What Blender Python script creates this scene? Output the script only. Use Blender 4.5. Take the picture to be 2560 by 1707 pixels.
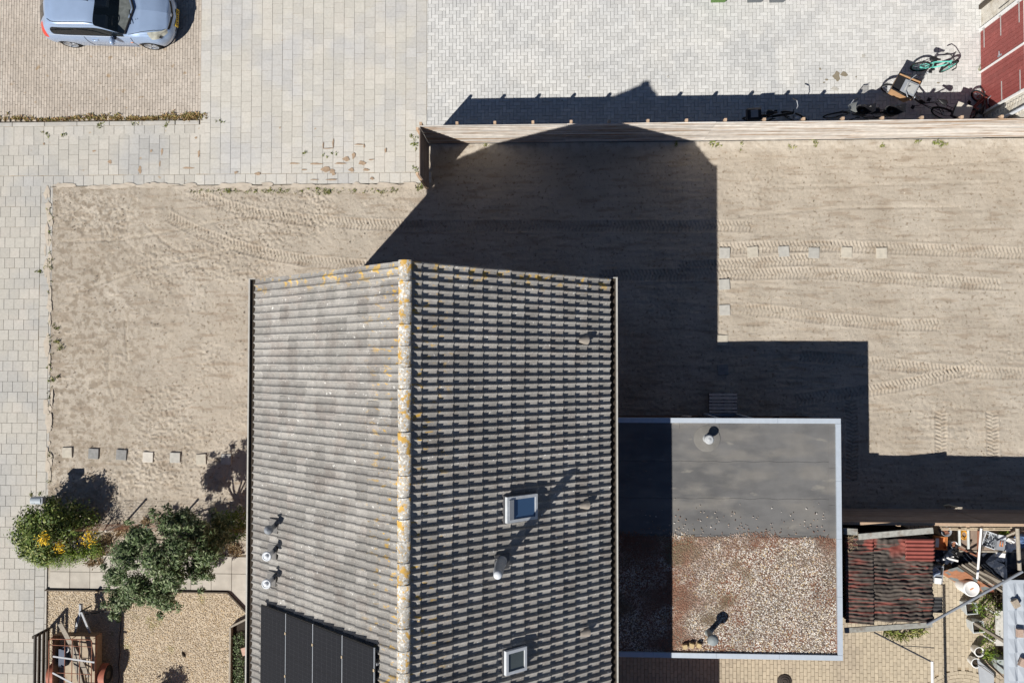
import bpy, math, random
import numpy as np
from mathutils import Vector, Matrix
rnd = random.Random(7); rng = np.random.default_rng(7)
R = math.radians
scene = bpy.context.scene
for o in list(bpy.data.objects): bpy.data.objects.remove(o)
COL = scene.collection

# ------------------------------------------------------------------ camera
# a drone 23.2 m above the yard, 28 mm lens, looking down with a small tilt.
FPX, CAMH, NX, NY = 1991.0, 23.2, 1366.0, 903.0
_d = Vector(((NX-1280)/FPX, -(NY-853.5)/FPX, -1.0)); UP = (-_d).normalized()
EY = (Vector((0, 1, 0))-UP.y*UP).normalized(); EX = EY.cross(UP)
CR = Matrix((EX, EY, UP))                       # camera axes -> world axes
cd = bpy.data.cameras.new('camera'); cam = bpy.data.objects.new('camera', cd); COL.objects.link(cam)
cd.sensor_width = 36; cd.lens = 36*FPX/2560; cd.clip_end = 3000; cd.clip_start = .1
cam.matrix_world = Matrix.Translation((0, 0, CAMH)) @ CR.to_4x4()
scene.camera = cam
def P(px, py, z=0.0):
    """world point at height z that the survey photograph shows at pixel px, py"""
    r = CR @ Vector(((px-1280)/FPX, -(py-853.5)/FPX, -1.0)); t = (z-CAMH)/r.z
    return Vector((r.x*t, r.y*t, z))

# ------------------------------------------------------------------ light
SUN = Vector((-.65, -.735, 1.0)).normalized()
w = bpy.data.worlds.new('World'); scene.world = w; w.use_nodes = True
nt = w.node_tree; bg = nt.nodes['Background']
sky = nt.nodes.new('ShaderNodeTexSky'); sky.sky_type = 'NISHITA'; sky.sun_disc = False
sky.sun_elevation = math.asin(SUN.z); sky.sun_rotation = math.atan2(SUN.x, SUN.y)
sky.altitude = 0; sky.air_density = 0.6; sky.dust_density = 0.0; sky.ozone_density = 3.0
nt.links.new(sky.outputs[0], bg.inputs[0]); bg.inputs[1].default_value = 0.05
sl = bpy.data.lights.new('sun', 'SUN'); so = bpy.data.objects.new('sun', sl); COL.objects.link(so)
sl.energy = 5.0; sl.angle = R(.5); sl.color = (1.0, .955, .885)
so.rotation_euler = SUN.to_track_quat('Z', 'Y').to_euler(); so.location = (-10, -12, 30)
scene.view_settings.view_transform = 'Standard'; scene.view_settings.look = 'None'
scene.view_settings.exposure = 0.3; scene.view_settings.gamma = 1
scene.view_settings.use_curve_mapping = False
scene.render.engine = 'CYCLES'

# ------------------------------------------------------------------ materials
MATS = {}
def mat(name, col=(.5, .5, .5), rough=.85, var=.12, sc=8, rn=0.0, bump=0, bsc=60, metal=0, spec=.3, patch=(), ramp=None, trans=0, alpha=1, bdist=.01, coat=0):
    if name in MATS: return MATS[name]
    m = bpy.data.materials.new(name); m.use_nodes = True; t = m.node_tree; N = t.nodes; Lk = t.links.new
    b = N['Principled BSDF']
    b.inputs['Roughness'].default_value = rough; b.inputs['Metallic'].default_value = metal
    b.inputs['Specular IOR Level'].default_value = spec
    if trans: b.inputs['Transmission Weight'].default_value = trans
    if alpha < 1: b.inputs['Alpha'].default_value = alpha
    if coat: b.inputs['Coat Weight'].default_value = coat; b.inputs['Coat Roughness'].default_value = .08
    geo = N.new('ShaderNodeNewGeometry'); pos = geo.outputs['Position']
    def noise(scale, detail=5, stretch=None, dist=0):
        n = N.new('ShaderNodeTexNoise'); n.inputs['Scale'].default_value = scale; n.inputs['Detail'].default_value = detail
        n.inputs['Distortion'].default_value = dist
        if stretch:
            v = N.new('ShaderNodeVectorMath'); v.operation = 'MULTIPLY'; v.inputs[1].default_value = stretch
            Lk(pos, v.inputs[0]); Lk(v.outputs[0], n.inputs['Vector'])
        else: Lk(pos, n.inputs['Vector'])
        return n.outputs['Fac']
    def mr(s, a, bb, c, d):
        n = N.new('ShaderNodeMapRange'); n.clamp = True
        Lk(s, n.inputs[0])
        for i, v in enumerate((a, bb, c, d)): n.inputs[i+1].default_value = v
        return n.outputs[0]
    def math_(op, a, bb):
        n = N.new('ShaderNodeMath'); n.operation = op
        for i, v in enumerate((a, bb)):
            if isinstance(v, (int, float)): n.inputs[i].default_value = v
            else: Lk(v, n.inputs[i])
        return n.outputs[0]
    def mix(f, a, bb, mode='MIX'):
        n = N.new('ShaderNodeMix'); n.data_type = 'RGBA'; n.blend_type = mode
        if isinstance(f, (int, float)): n.inputs[0].default_value = f
        else: Lk(f, n.inputs[0])
        for i, v in ((6, a), (7, bb)):
            if isinstance(v, tuple): n.inputs[i].default_value = (*v[:3], 1)
            else: Lk(v, n.inputs[i])
        return n.outputs[2]
    rv = None
    if rn or ramp:
        oi = N.new('ShaderNodeObjectInfo')
        rv = math_('FRACT', math_('ADD', oi.outputs['Random'], geo.outputs['Random Per Island']), 0)
    c = (*col,)
    if ramp:
        cr = N.new('ShaderNodeValToRGB'); e = cr.color_ramp.elements
        while len(e) < len(ramp): e.new(.5)
        for i, (p_, cc) in enumerate(ramp): e[i].position = p_; e[i].color = (*cc, 1)
        Lk(rv, cr.inputs[0]); c = cr.outputs[0]
    for p in patch:                              # (colour, scale, threshold, softness, stretch, mask)
        pc, ps, th, sf = p[:4]; st = p[4] if len(p) > 4 else None; mk = p[5] if len(p) > 5 else None
        f = mr(noise(ps, 6, st), th-sf, th+sf, 0, 1)
        if mk:                                   # (axis, centre, near, far): only close to a line
            sx = N.new('ShaderNodeSeparateXYZ'); Lk(pos, sx.inputs[0])
            dd = math_('ABSOLUTE', math_('SUBTRACT', sx.outputs[mk[0]], mk[1]), 0)
            f = math_('MULTIPLY', f, mr(dd, mk[2], mk[3], 1, 0))
        c = mix(f, c, pc)
    k = mr(noise(sc), .3, .7, 1-var, 1+var)
    if rn: k = math_('MULTIPLY', k, mr(rv, 0, 1, 1-rn, 1+rn))
    vm = N.new('ShaderNodeVectorMath'); vm.operation = 'SCALE'
    if isinstance(c, tuple): vm.inputs[0].default_value = c
    else: Lk(c, vm.inputs[0])
    Lk(k, vm.inputs['Scale']); Lk(vm.outputs[0], b.inputs['Base Color'])
    if bump:
        bp = N.new('ShaderNodeBump'); bp.inputs['Strength'].default_value = bump; bp.inputs['Distance'].default_value = bdist
        Lk(noise(bsc, 4), bp.inputs['Height']); Lk(bp.outputs[0], b.inputs['Normal'])
    MATS[name] = m; return m

SAND = mat('sand', (.462, .408, .338), .95, .07, 1.3, bump=.9, bsc=60, bdist=.03, spec=.1, patch=[
    ((.415, .362, .295), .55, .54, .14), ((.50, .447, .375), .8, .58, .11), ((.37, .31, .245), 6, .6, .06, (.2, 1, 1)),
    ((.28, .23, .175), 11, .64, .06), ((.27, .22, .165), 55, .655, .04), ((.56, .5, .42), 30, .72, .03), ((.2, .16, .12), 38, .74, .03), ((.54, .49, .42), 4, .47, .08, None, (1, 6.3, .06, .34)), ((.32, .27, .212), 5, .545, .06, None, (0, -14.2, .8, 4.0))])
PAVE = mat('concrete_tile', (.495, .477, .432), .9, .07, 14, rn=.06, bump=.15, bsc=120, bdist=.004, spec=.15, patch=[((.51, .485, .44), 1.1, .55, .1), ((.455, .45, .44), .7, .55, .1), ((.36, .27, .18), 3.4, .735, .03)])
PAVEG = mat('concrete_tile_grey', (.445, .425, .382), .9, .07, 14, rn=.055, bump=.15, bsc=120, bdist=.004, spec=.15, patch=[((.47, .44, .395), 1.2, .57, .08), ((.40, .392, .37), .7, .55, .1), ((.36, .27, .18), 3.4, .74, .03)])
KERB = mat('kerb_concrete', (.43, .415, .385), .9, .1, 6, rn=.06, spec=.15)
HERR = mat('light_paver', (.53, .53, .518), .9, .05, 20, rn=.10, spec=.15, patch=[((.465, .47, .468), .5, .56, .09), ((.56, .555, .535), .8, .56, .08), ((.36, .34, .29), 2.4, .735, .02)])
CLINK = mat('parking_brick', (.43, .38, .325), .92, .1, 10, rn=.09, spec=.15, patch=[((.48, .43, .375), .8, .55, .1), ((.36, .27, .18), 4, .68, .04)])
YELL = mat('yellow_clinker', (.455, .39, .292), .9, .1, 10, rn=.08, spec=.15, patch=[((.40, .34, .26), .9, .57, .08)])
JOINTY = mat('joint_sand_beige', (.31, .25, .175), .95, .2, 9)
JOINT = mat('joint_sand', (.40, .375, .33), .95, .2, 9, patch=[((.30, .22, .13), 1.6, .55, .06)])
PAVEC = mat('concrete_tile_beige', (.455, .437, .395), .9, .07, 14, rn=.075, bump=.15, bsc=120, bdist=.004, spec=.15, patch=[((.48, .455, .41), 1.1, .55, .1), ((.395, .39, .375), .7, .55, .1), ((.36, .27, .18), 3.4, .73, .03)])
JOINTL = mat('joint_sand_light', (.33, .325, .31), .95, .12, 9)
GRND = mat('base_earth', (.27, .23, .17), .95, .2, 2)
GRAVB = mat('gravel_bed', (.49, .41, .31), .95, .3, 60, bump=.8, bsc=80, patch=[((.52, .44, .32), 40, .6, .05), ((.22, .18, .12), 70, .62, .05), ((.3, .27, .13), 1.5, .64, .05)])
RGRAVB = mat('roof_gravel_bed', (.17, .125, .095), .95, .4, 50, bump=.8, bsc=70, patch=[((.2, .09, .055), 1.2, .52, .08), ((.3, .27, .22), 30, .6, .05)])
PEB = mat('roof_pebbles', rough=.8, var=.30, sc=.9, spec=.2, patch=[((.27, .15, .105), 1.1, .50, .07, None, (0, 3.2, .3, 1.9)), ((.22, .12, .085), 1.3, .50, .07, None, (1, -4.5, .1, .8)), ((.17, .13, .085), .9, .595, .05)], ramp=[(0, (.07, .06, .055)), (.14, (.28, .21, .17)), (.34, (.48, .41, .34)), (.58, (.68, .63, .57)), (.82, (.80, .78, .74)), (.92, (.62, .48, .24)), (1, (.48, .33, .25))])
PEBY = mat('yard_pebbles', rough=.85, var=.15, sc=1, spec=.2, ramp=[(0, (.26, .20, .14)), (.2, (.48, .38, .26)), (.5, (.62, .53, .40)), (.75, (.72, .64, .53)), (.9, (.68, .5, .26)), (1, (.50, .43, .36))])
TILE = mat('roof_tile', (.292, .282, .266), .9, .13, 9, rn=.18, bump=.35, bsc=130, bdist=.008, spec=.15, patch=[
    ((.27, .25, .232), 2.2, .56, .07), ((.38, .355, .32), 30, .62, .05), ((.54, .34, .07), 7, .635, .04, (.55, 1.6, 1), (0, -2.65, .25, 1.05)),
    ((.56, .37, .10), 6, .58, .04, None, (1, 1.75, .0, .3)), ((.62, .61, .58), 13, .685, .012), ((.15, .14, .125), 50, .655, .03)])
RIDGE = mat('ridge_tile', (.36, .345, .315), .9, .15, 9, rn=.14, bump=.4, bsc=110, spec=.15, patch=[((.58, .57, .54), 22, .55, .03), ((.48, .30, .08), 6, .59, .04), ((.46, .29, .09), 24, .61, .03), ((.14, .12, .1), 26, .66, .03)])
ZINC = mat('zinc', (.42, .45, .50), .4, .08, 12, metal=.7, spec=.5)
ALU = mat('aluminium_trim', (.50, .56, .635), .45, .05, 10, metal=.25, spec=.5)
WHITE = mat('white_paint', (.78, .78, .77), .5, .04, 10)
WHITEP = mat('white_plastic', (.60, .63, .67), .4, .04, 10)
GREYP = mat('grey_plastic', (.25, .27, .30), .5, .06, 10)
DARK = mat('black_plastic', (.018, .018, .02), .45, .1, 10)
RUBBER = mat('rubber', (.012, .012, .013), .8, .1, 10)
BITU = mat('bitumen', (.143, .142, .142), .85, .08, 3, bump=.15, bsc=180, bdist=.004, spec=.25, patch=[((.105, .105, .107), 1.3, .53, .10, (.6, 1.6, 1)), ((.175, .168, .158), 1.6, .57, .10, (.6, 1.6, 1)), ((.22, .21, .19), 3, .68, .05, (.6, 1.4, 1))])
FWOOD = mat('grey_fence_wood', (.55, .51, .465), .9, .12, 5, rn=.16, bump=.3, bsc=60, spec=.1, patch=[((.36, .255, .175), 1.2, .55, .05, (.5, 1, 12)), ((.64, .61, .57), 1.5, .55, .06, (.3, 1, 6))])
FWOODB = mat('brown_fence_wood', (.30, .245, .21), .9, .12, 5, rn=.14, bump=.3, bsc=60, spec=.1, patch=[((.26, .2, .165), 2, .56, .06, (.3, 1, 6))])
POSTW = mat('post_wood', (.50, .36, .25), .9, .12, 20, rn=.15)
WOODW = mat('weathered_wood', (.33, .295, .245), .9, .15, 20, rn=.15, bump=.3, bsc=70)
WOODD = mat('dark_wood', (.085, .07, .055), .85, .2, 12, rn=.15)
BRICK = mat('house_brick', (.30, .17, .12), .9, .15, 12, rn=.1)
RED = mat('red_door_paint', (.28, .07, .062), .5, .08, 6, rn=.07, patch=[((.33, .09, .08), 5, .62, .06)])
WBRICK = mat('white_painted_brick', (.56, .53, .47), .85, .07, 12, rn=.06, patch=[((.44, .40, .33), 3, .62, .06)])
GLASS = mat('dark_glass', (.012, .014, .018), .04, 0, 5, spec=.8)
CGLASSW = mat('windscreen_glass', (.006, .010, .014), .03, 0, 5, spec=.6, alpha=.5)
CGLASS = mat('car_glass', (.008, .011, .014), .03, 0, 5, spec=.6)
SGLASS2 = mat('roof_window_grey_glass', (.09, .105, .10), .05, .1, 4, spec=.8)
SGLASS = mat('roof_window_glass', (.045, .095, .19), .05, 0, 5, spec=1.0)  # blue base colour stands in for the sky reflected in the pane
CARP = mat('silver_blue_car_paint', (.30, .40, .575), .34, .03, 6, metal=.25, spec=.5, coat=.8)
RUST = mat('rusty_steel', (.30, .135, .085), .8, .2, 16, metal=.2, patch=[((.17, .075, .05), 9, .56, .06)])
STEEL = mat('galvanised_steel', (.36, .385, .42), .5, .1, 20, metal=.4)
TERR = mat('terracotta_red', (.34, .12, .07), .7, .1, 12)
SOIL = mat('dark_soil', (.035, .027, .02), .95, .3, 30, bump=.6, bsc=60)
SOLAR = mat('solar_cell', (.014, .015, .019), .5, .08, 40, spec=.18)
LEAFD = mat('grey_green_leaf', rough=.5, var=.12, sc=3, spec=.3, ramp=[(0, (.028, .052, .016)), (.5, (.075, .118, .042)), (.8, (.16, .21, .095)), (1, (.36, .40, .24))])
LEAFL = mat('green_leaf', rough=.5, var=.15, sc=3, spec=.3, ramp=[(0, (.035, .065, .012)), (.5, (.10, .15, .028)), (.85, (.20, .24, .06)), (1, (.34, .34, .13))])
LEAFB = mat('bright_green_leaf', rough=.6, var=.15, sc=3, spec=.3, ramp=[(0, (.06, .12, .012)), (.6, (.13, .2, .02)), (1, (.24, .28, .05))])
FLOW = mat('yellow_flower', rough=.6, var=.1, sc=3, ramp=[(0, (.62, .36, .01)), (.6, (.78, .50, .015)), (1, (.8, .6, .06))])
WEED = mat('weed', rough=.8, var=.15, sc=3, ramp=[(0, (.20, .19, .06)), (.3, (.30, .28, .10)), (.55, (.46, .36, .18)), (.8, (.46, .26, .12)), (1, (.60, .48, .28))])
WEEDG = mat('green_weed', rough=.8, var=.15, sc=3, ramp=[(0, (.10, .14, .03)), (.6, (.22, .26, .06)), (1, (.42, .36, .16))])
STRAW = mat('dry_straw', rough=.9, var=.15, sc=3, ramp=[(0, (.3, .22, .13)), (1, (.55, .44, .28))])
TARP = mat('blue_black_tarp', (.02, .027, .045), .5, .3, 8, bump=.5, bsc=12, bdist=.05)

# ------------------------------------------------------------------ mesh helpers
def mesh_np(name, v, f, smooth=False):
    """mesh from numpy arrays: v (n,3), f (m,4) or (m,3)"""
    v = np.asarray(v, dtype=np.float32); f = np.asarray(f, dtype=np.int32)
    me = bpy.data.meshes.new(name); k = f.shape[1]
    me.vertices.add(len(v)); me.vertices.foreach_set('co', v.ravel())
    me.loops.add(f.size); me.loops.foreach_set('vertex_index', f.ravel())
    me.polygons.add(len(f)); me.polygons.foreach_set('loop_start', np.arange(0, f.size, k, dtype=np.int32))
    me.polygons.foreach_set('loop_total', np.full(len(f), k, dtype=np.int32))
    me.polygons.foreach_set('use_smooth', np.full(len(f), smooth, dtype=bool))
    me.update(calc_edges=True); me.validate(); return me
def link(name, me, m=None, parent=None, M=None):
    o = bpy.data.objects.new(name, me); COL.objects.link(o)
    if m and me and not me.materials: me.materials.append(m)
    if parent: o.parent = parent
    if M is not None: o.matrix_local = M
    return o
class MB:
    def __init__(s): s.v = []; s.f = []; s.sm = []
    def add(s, vs, fs, smooth=False):
        n = len(s.v); s.v += [Vector(p) for p in vs]; s.f += [tuple(i+n for i in q) for q in fs]; s.sm += [smooth]*len(fs); return s
    def box(s, c, d, rz=0, M=None, top=1.0):
        x, y, z = d[0]/2, d[1]/2, d[2]/2
        vs = [(-x, -y, -z), (x, -y, -z), (x, y, -z), (-x, y, -z), (-x*top, -y*top, z), (x*top, -y*top, z), (x*top, y*top, z), (-x*top, y*top, z)]
        Q = Matrix.Translation(c) @ (M if M is not None else Matrix.Rotation(rz, 4, 'Z'))
        return s.add([Q @ Vector(p) for p in vs], [(3, 2, 1, 0), (4, 5, 6, 7), (0, 1, 5, 4), (1, 2, 6, 5), (2, 3, 7, 6), (3, 0, 4, 7)])
    def beam(s, a, b, wd, h):
        a, b = Vector(a), Vector(b); d = (b-a); L = d.length; x = d.normalized()
        up = Vector((0, 0, 1)) if abs(x.z) < .95 else Vector((0, 1, 0))
        y = up.cross(x).normalized(); z = x.cross(y)
        M = Matrix((x, y, z)).transposed().to_4x4()
        return s.box((a+b)/2, (L, wd, h), M=M)
    def tube(s, pts, r, n=8, closed=False, smooth=True, r2=None):
        pts = [Vector(p) for p in pts]; m = len(pts); rings = []; prev = None
        for i, p in enumerate(pts):
            if closed: t = pts[(i+1) % m]-pts[i-1]
            else: t = pts[min(i+1, m-1)]-pts[max(i-1, 0)]
            t.normalize()
            if prev is None:
                a = Vector((0, 0, 1)) if abs(t.z) < .9 else Vector((1, 0, 0)); u = t.cross(a).normalized()
            else: u = (prev-t*prev.dot(t)).normalized()
            prev = u; vv = t.cross(u); rr = r if r2 is None else r+(r2-r)*i/(m-1)
            rings.append([p+rr*(math.cos(2*math.pi*k/n)*u+math.sin(2*math.pi*k/n)*vv) for k in range(n)])
        vs = [q for g in rings for q in g]; fs = []
        for i in range(m if closed else m-1):
            j = (i+1) % m
            for k in range(n): fs.append((i*n+k, i*n+(k+1) % n, j*n+(k+1) % n, j*n+k))
        s.add(vs, fs, smooth)
        if not closed: s.add(rings[0], [tuple(range(n))[::-1]]); s.add(rings[-1], [tuple(range(n))])
        return s
    def lathe(s, prof, n=20, c=(0, 0, 0), M=None, smooth=True):
        Q = Matrix.Translation(c) @ (M if M is not None else Matrix.Identity(4)); vs = []; fs = []
        for r_, z in prof:
            for k in range(n): vs.append(Q @ Vector((r_*math.cos(2*math.pi*k/n), r_*math.sin(2*math.pi*k/n), z)))
        for i in range(len(prof)-1):
            for k in range(n): fs.append((i*n+k, i*n+(k+1) % n, (i+1)*n+(k+1) % n, (i+1)*n+k))
        return s.add(vs, fs, smooth)
    def disc(s, c, r, n=20, M=None):
        Q = Matrix.Translation(c) @ (M if M is not None else Matrix.Identity(4))
        return s.add([Q @ Vector((r*math.cos(2*math.pi*k/n), r*math.sin(2*math.pi*k/n), 0)) for k in range(n)], [tuple(range(n))])
    def prism(s, poly, z0, z1):
        n = len(poly)
        vs = [(p[0], p[1], z0) for p in poly]+[(p[0], p[1], z1) for p in poly]
        fs = [tuple(range(n))[::-1], tuple(range(n, 2*n))]+[(i, (i+1) % n, n+(i+1) % n, n+i) for i in range(n)]
        return s.add(vs, fs)
    def build(s, name, m, parent=None, world=True):
        off = parent.location if (parent and world) else Vector((0, 0, 0))
        if parent and world and parent.parent: off = off+parent.parent.location
        me = bpy.data.meshes.new(name); me.from_pydata([tuple(p-off) for p in s.v], [], s.f)
        me.polygons.foreach_set('use_smooth', s.sm); me.update()
        return link(name, me, m, parent)
def thing(name, label, cat, loc=(0, 0, 0), rz=0, group=None):
    o = bpy.data.objects.new(name, None); COL.objects.link(o); o.location = loc; o.rotation_euler = (0, 0, rz)
    o.empty_display_size = .2; return tag(o, label, cat, group)
def tag(o, label, cat, group=None):
    o['label'] = label; o['category'] = cat
    if group: o['group'] = group
    return o
def struct(o, label=None):
    o['kind'] = 'structure'
    if label: o['label'] = label
    return o
def stuff(o, label=None, cat=None):
    o['kind'] = 'stuff'
    if label: o['label'] = label
    if cat: o['category'] = cat
    return o
def sheet(name, x0, y0, x1, y1, z, m):
    return struct(MB().add([(x0, y0, z), (x1, y0, z), (x1, y1, z), (x0, y1, z)], [(0, 1, 2, 3)]).build(name, m))
def brick_mesh(name, lx, ly, h=.05, inset=.004):
    a, b, c, d = lx/2, ly/2, lx/2-inset, ly/2-inset
    v = [(-a, -b, -h), (a, -b, -h), (a, b, -h), (-a, b, -h), (-a, -b, -.005), (a, -b, -.005), (a, b, -.005), (-a, b, -.005), (-c, -d, 0), (c, -d, 0), (c, d, 0), (-c, d, 0)]
    f = [(8, 9, 10, 11)]
    for k in (0, 4):
        for i in range(4): j = (i+1) % 4; f.append((k+i, k+j, k+4+j, k+4+i))
    return np.array(v, np.float32), np.array(f, np.int32)
def bricks_joined(name, items, base, m, parent=None, lab=None):
    """items: (x, y, z, rz, tilt, sx, sy)"""
    v0, f0 = base; k = len(v0); n = len(items)
    it = np.array(items, np.float32)
    c, s_ = np.cos(it[:, 3]), np.sin(it[:, 3])
    vx = v0[None, :, 0]*it[:, 5, None]; vy = v0[None, :, 1]*it[:, 6, None]; vz = v0[None, :, 2]
    x = it[:, 0, None]+c[:, None]*vx-s_[:, None]*vy; y = it[:, 1, None]+s_[:, None]*vx+c[:, None]*vy
    z = it[:, 2, None]+vz+it[:, 4, None]*vx
    v = np.stack([x, y, np.broadcast_to(z, x.shape)], -1).reshape(-1, 3)
    f = (f0[None]+(np.arange(n)*k)[:, None, None]).reshape(-1, 4)
    return stuff(link(name, mesh_np(name, v, f), m, parent), lab)
def brick_objs(name, items, base, m, parent):
    me = mesh_np(name, *base); me.materials.append(m)
    for x, y, z, rz, ti, sx, sy in items:
        o = link(name, me, None, parent); o.location = (x, y, z); o.rotation_euler = (0, -ti, rz); o.scale = (sx, sy, 1)
def jit(): return rnd.uniform(-.0025, .0025), rnd.uniform(-.006, .006)
def vn(x, y, s, seed):
    """smooth value noise on arrays"""
    r = np.random.default_rng(seed).random((256, 256)).astype(np.float32)
    X, Y = x*s, y*s; xi, yi = np.floor(X).astype(int), np.floor(Y).astype(int); fx, fy = X-xi, Y-yi
    fx = fx*fx*(3-2*fx); fy = fy*fy*(3-2*fy)
    g = lambda a, b: r[a % 256, b % 256]
    return (g(xi, yi)*(1-fx)+g(xi+1, yi)*fx)*(1-fy)+(g(xi, yi+1)*(1-fx)+g(xi+1, yi+1)*fx)*fy
def leaves(name, clumps, m, parent=None, size=.07, asp=.45, up=.3, shell=.55):
    """clumps: (centre, radii, count); one mesh of folded leaf faces spread through the clumps"""
    V = []; F = []; n0 = 0
    for c, rad, n in clumps:
        d = rng.normal(size=(n, 3)); d /= np.linalg.norm(d, axis=1)[:, None]
        rr = shell+(1-shell)*rng.random(n)**.6; rr *= 1+.16*rng.normal(size=n)
        p = np.array(c)+d*rr[:, None]*np.array(rad)
        p[:, 2] = np.maximum(p[:, 2], .03)
        nrm = d*1.1+rng.normal(size=(n, 3))*.5+np.array([0, 0, up]); nrm /= np.linalg.norm(nrm, axis=1)[:, None]
        t = np.cross(nrm, rng.normal(size=(n, 3))); t /= np.linalg.norm(t, axis=1)[:, None]; b = np.cross(nrm, t)
        L = size*(.6+.8*rng.random(n))[:, None]; W = L*asp
        q = np.stack([p-t*L/2, p+b*W/2-nrm*L*.06, p+t*L/2, p-b*W/2-nrm*L*.06], 1).reshape(-1, 3)
        V.append(q); F.append(np.arange(n*4).reshape(-1, 4)+n0); n0 += n*4
    v = np.concatenate(V)
    if parent: v = v-np.array(parent.location)
    return link(name, mesh_np(name, v, np.concatenate(F)), m, parent)
def tufts(name, spots, m, label):
    """spots: (x, y, radius, height, blades); one mesh of thin blades"""
    V = []; n = 0
    for x, y, r_, h, k in spots:
        a = rng.random(k)*6.283; rad = r_*np.sqrt(rng.random(k)); bx = x+np.cos(a)*rad; by = y+np.sin(a)*rad
        o = rng.random(k)*6.283; le = h*(.5+.7*rng.random(k)); wd = .006+.014*rng.random(k); ln = .3+.9*rng.random(k)
        dx, dy = np.cos(o), np.sin(o)
        tip = np.stack([bx+dx*le*ln, by+dy*le*ln, le], 1); bs = np.stack([bx, by, np.full(k, -.01)], 1)
        sd = np.stack([-dy, dx, 0*dx], 1)*wd[:, None]; mid = (bs+tip)/2+np.array([0, 0, 1])*le[:, None]*.15
        V.append(np.stack([bs, mid+sd, tip, mid-sd], 1).reshape(-1, 3)); n += k
    v = np.concatenate(V)
    return stuff(link(name, mesh_np(name, v, np.arange(n*4).reshape(-1, 4)), m), label, 'weeds')
def pebbles(name, pts, m, s0, s1, parent=None, label=None):
    n = len(pts); o = np.array([(1, 0, 0), (-1, 0, 0), (0, 1, 0), (0, -1, 0), (0, 0, 1), (0, 0, -1)], np.float32)
    fc = np.array([(0, 2, 4), (2, 1, 4), (1, 3, 4), (3, 0, 4), (2, 0, 5), (1, 2, 5), (3, 1, 5), (0, 3, 5)])
    sc = (s0+(s1-s0)*rng.random((n, 1, 1)))*(np.array([1, .75, .5])*(.75+.5*rng.random((n, 1, 3))))
    q = o[None]*sc; a = rng.random(n)*6.283; b = rng.normal(size=n)*.5
    ca, sa, cb, sb = np.cos(a)[:, None], np.sin(a)[:, None], np.cos(b)[:, None], np.sin(b)[:, None]
    y = q[..., 1]*cb-q[..., 2]*sb; z = q[..., 1]*sb+q[..., 2]*cb; x = q[..., 0]
    v = np.stack([x*ca-y*sa, x*sa+y*ca, z], -1)+np.array(pts)[:, None, :]
    v = v.reshape(-1, 3)
    if parent: v = v-np.array(parent.location)
    f = (fc[None]+(np.arange(n)*6)[:, None, None]).reshape(-1, 3)
    return stuff(link(name, mesh_np(name, v, f), m, parent), label)

# ================================================================== SETTING
sheet('ground', -400, -400, 400, 400, -.14, GRND)
T = .309
tile0 = brick_mesh('paving_tile', T-.006, T-.006, .05, .003)
XL, XC, XR = -14.85, -10.34, -3.50          # sand edge, start of the tile court, start of the herringbone yard
# ---- footpath on the left: courses of tiles in running bond with one edge column
fp = sheet('footpath', -18.2, -10.5, XL, 5.25, -.012, JOINT)
items = []
for r in range(50):
    y = 5.25-T*(r+.5)
    off = 0 if r % 2 else T/2
    for k in range(9):
        x = XL-.03-T*1.02-T*(k+.5)-off+T/2
        if x+T/2 > XL-.03-T: continue
        if k < 8: z, t = jit(); items.append((x, y+rnd.uniform(-.002, .002), z, rnd.uniform(-.008, .008), t, 1, 1))
    if off == 0: z, t = jit(); items.append((XL-.03-T*1.02-T*.25, y, z, 0, t, .5, 1))
    z, t = jit(); items.append((XL-.03-T/2, y+.1, z+.004, rnd.uniform(-.02, .02), t, .94, 1))
ins = [i for i in items if i[0] > -16.75 and i[1] > -9.5]; rest = [i for i in items if i not in ins]
brick_objs('paving_tile', ins[:300], tile0, PAVEG, fp)
bricks_joined('paving_tiles', ins[300:]+rest, tile0, PAVEG, fp)
es = MB()
for k in range(16): es.box((XL, 5.2-.5-k*1.0, -.05), (.06, .985, .11))
es.build('edging_strip', KERB, fp, False)
# ---- cross path between parking and sand, with kerb
cp = sheet('cross_path', -18.2, 5.25, XC, 7.06, -.012, JOINT)
items = []
for k in range(24):                           # edge row along the sand
    z, t = jit(); items.append((-17.9+T*(k+.5), 5.40, z, rnd.uniform(-.01, .01), t, 1, 1))
for k in range(24):                           # row under the kerb
    z, t = jit(); items.append((-17.6+T*(k+.5), 6.90, z, rnd.uniform(-.01, .01), t, 1, 1))
for c in range(15):                           # columns, alternately shifted by half a tile
    x = -14.97+T*(c+.5)
    if c % 2:
        for r in range(3): z, t = jit(); items.append((x, 5.565+T*(r+1), z, 0, t, 1, 1))
        z, t = jit(); items.append((x, 5.565+T*.25, z, 0, t, 1, .5)); z, t = jit(); items.append((x, 5.565+T*3.75, z, 0, t, 1, .5))
    else:
        for r in range(4): z, t = jit(); items.append((x, 5.565+T*(r+.5), z, 0, t, 1, 1))
for r in range(4):                            # running bond on the far left
    for c in range(9):
        x = -14.97-T*(c+.5)-(T/2 if r % 2 else 0); z, t = jit(); items.append((x, 5.565+T*(r+.5), z, 0, t, 1, 1))
    if r % 2: z, t = jit(); items.append((-14.97-T*.25, 5.565+T*(r+.5), z, 0, t, .5, 1))
brick_objs('paving_tile', items, tile0, PAVEC, cp)
kb = brick_mesh('kerb_stone', .985, .12, .16, .012)
brick_objs('kerb_stone', [(-17.6+k*1.0, 7.12, .015, 0, 0, 1, 1) for k in range(7)]+[(-10.72, 7.12, .015, 0, 0, .72, 1)], kb, KERB, cp)
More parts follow.
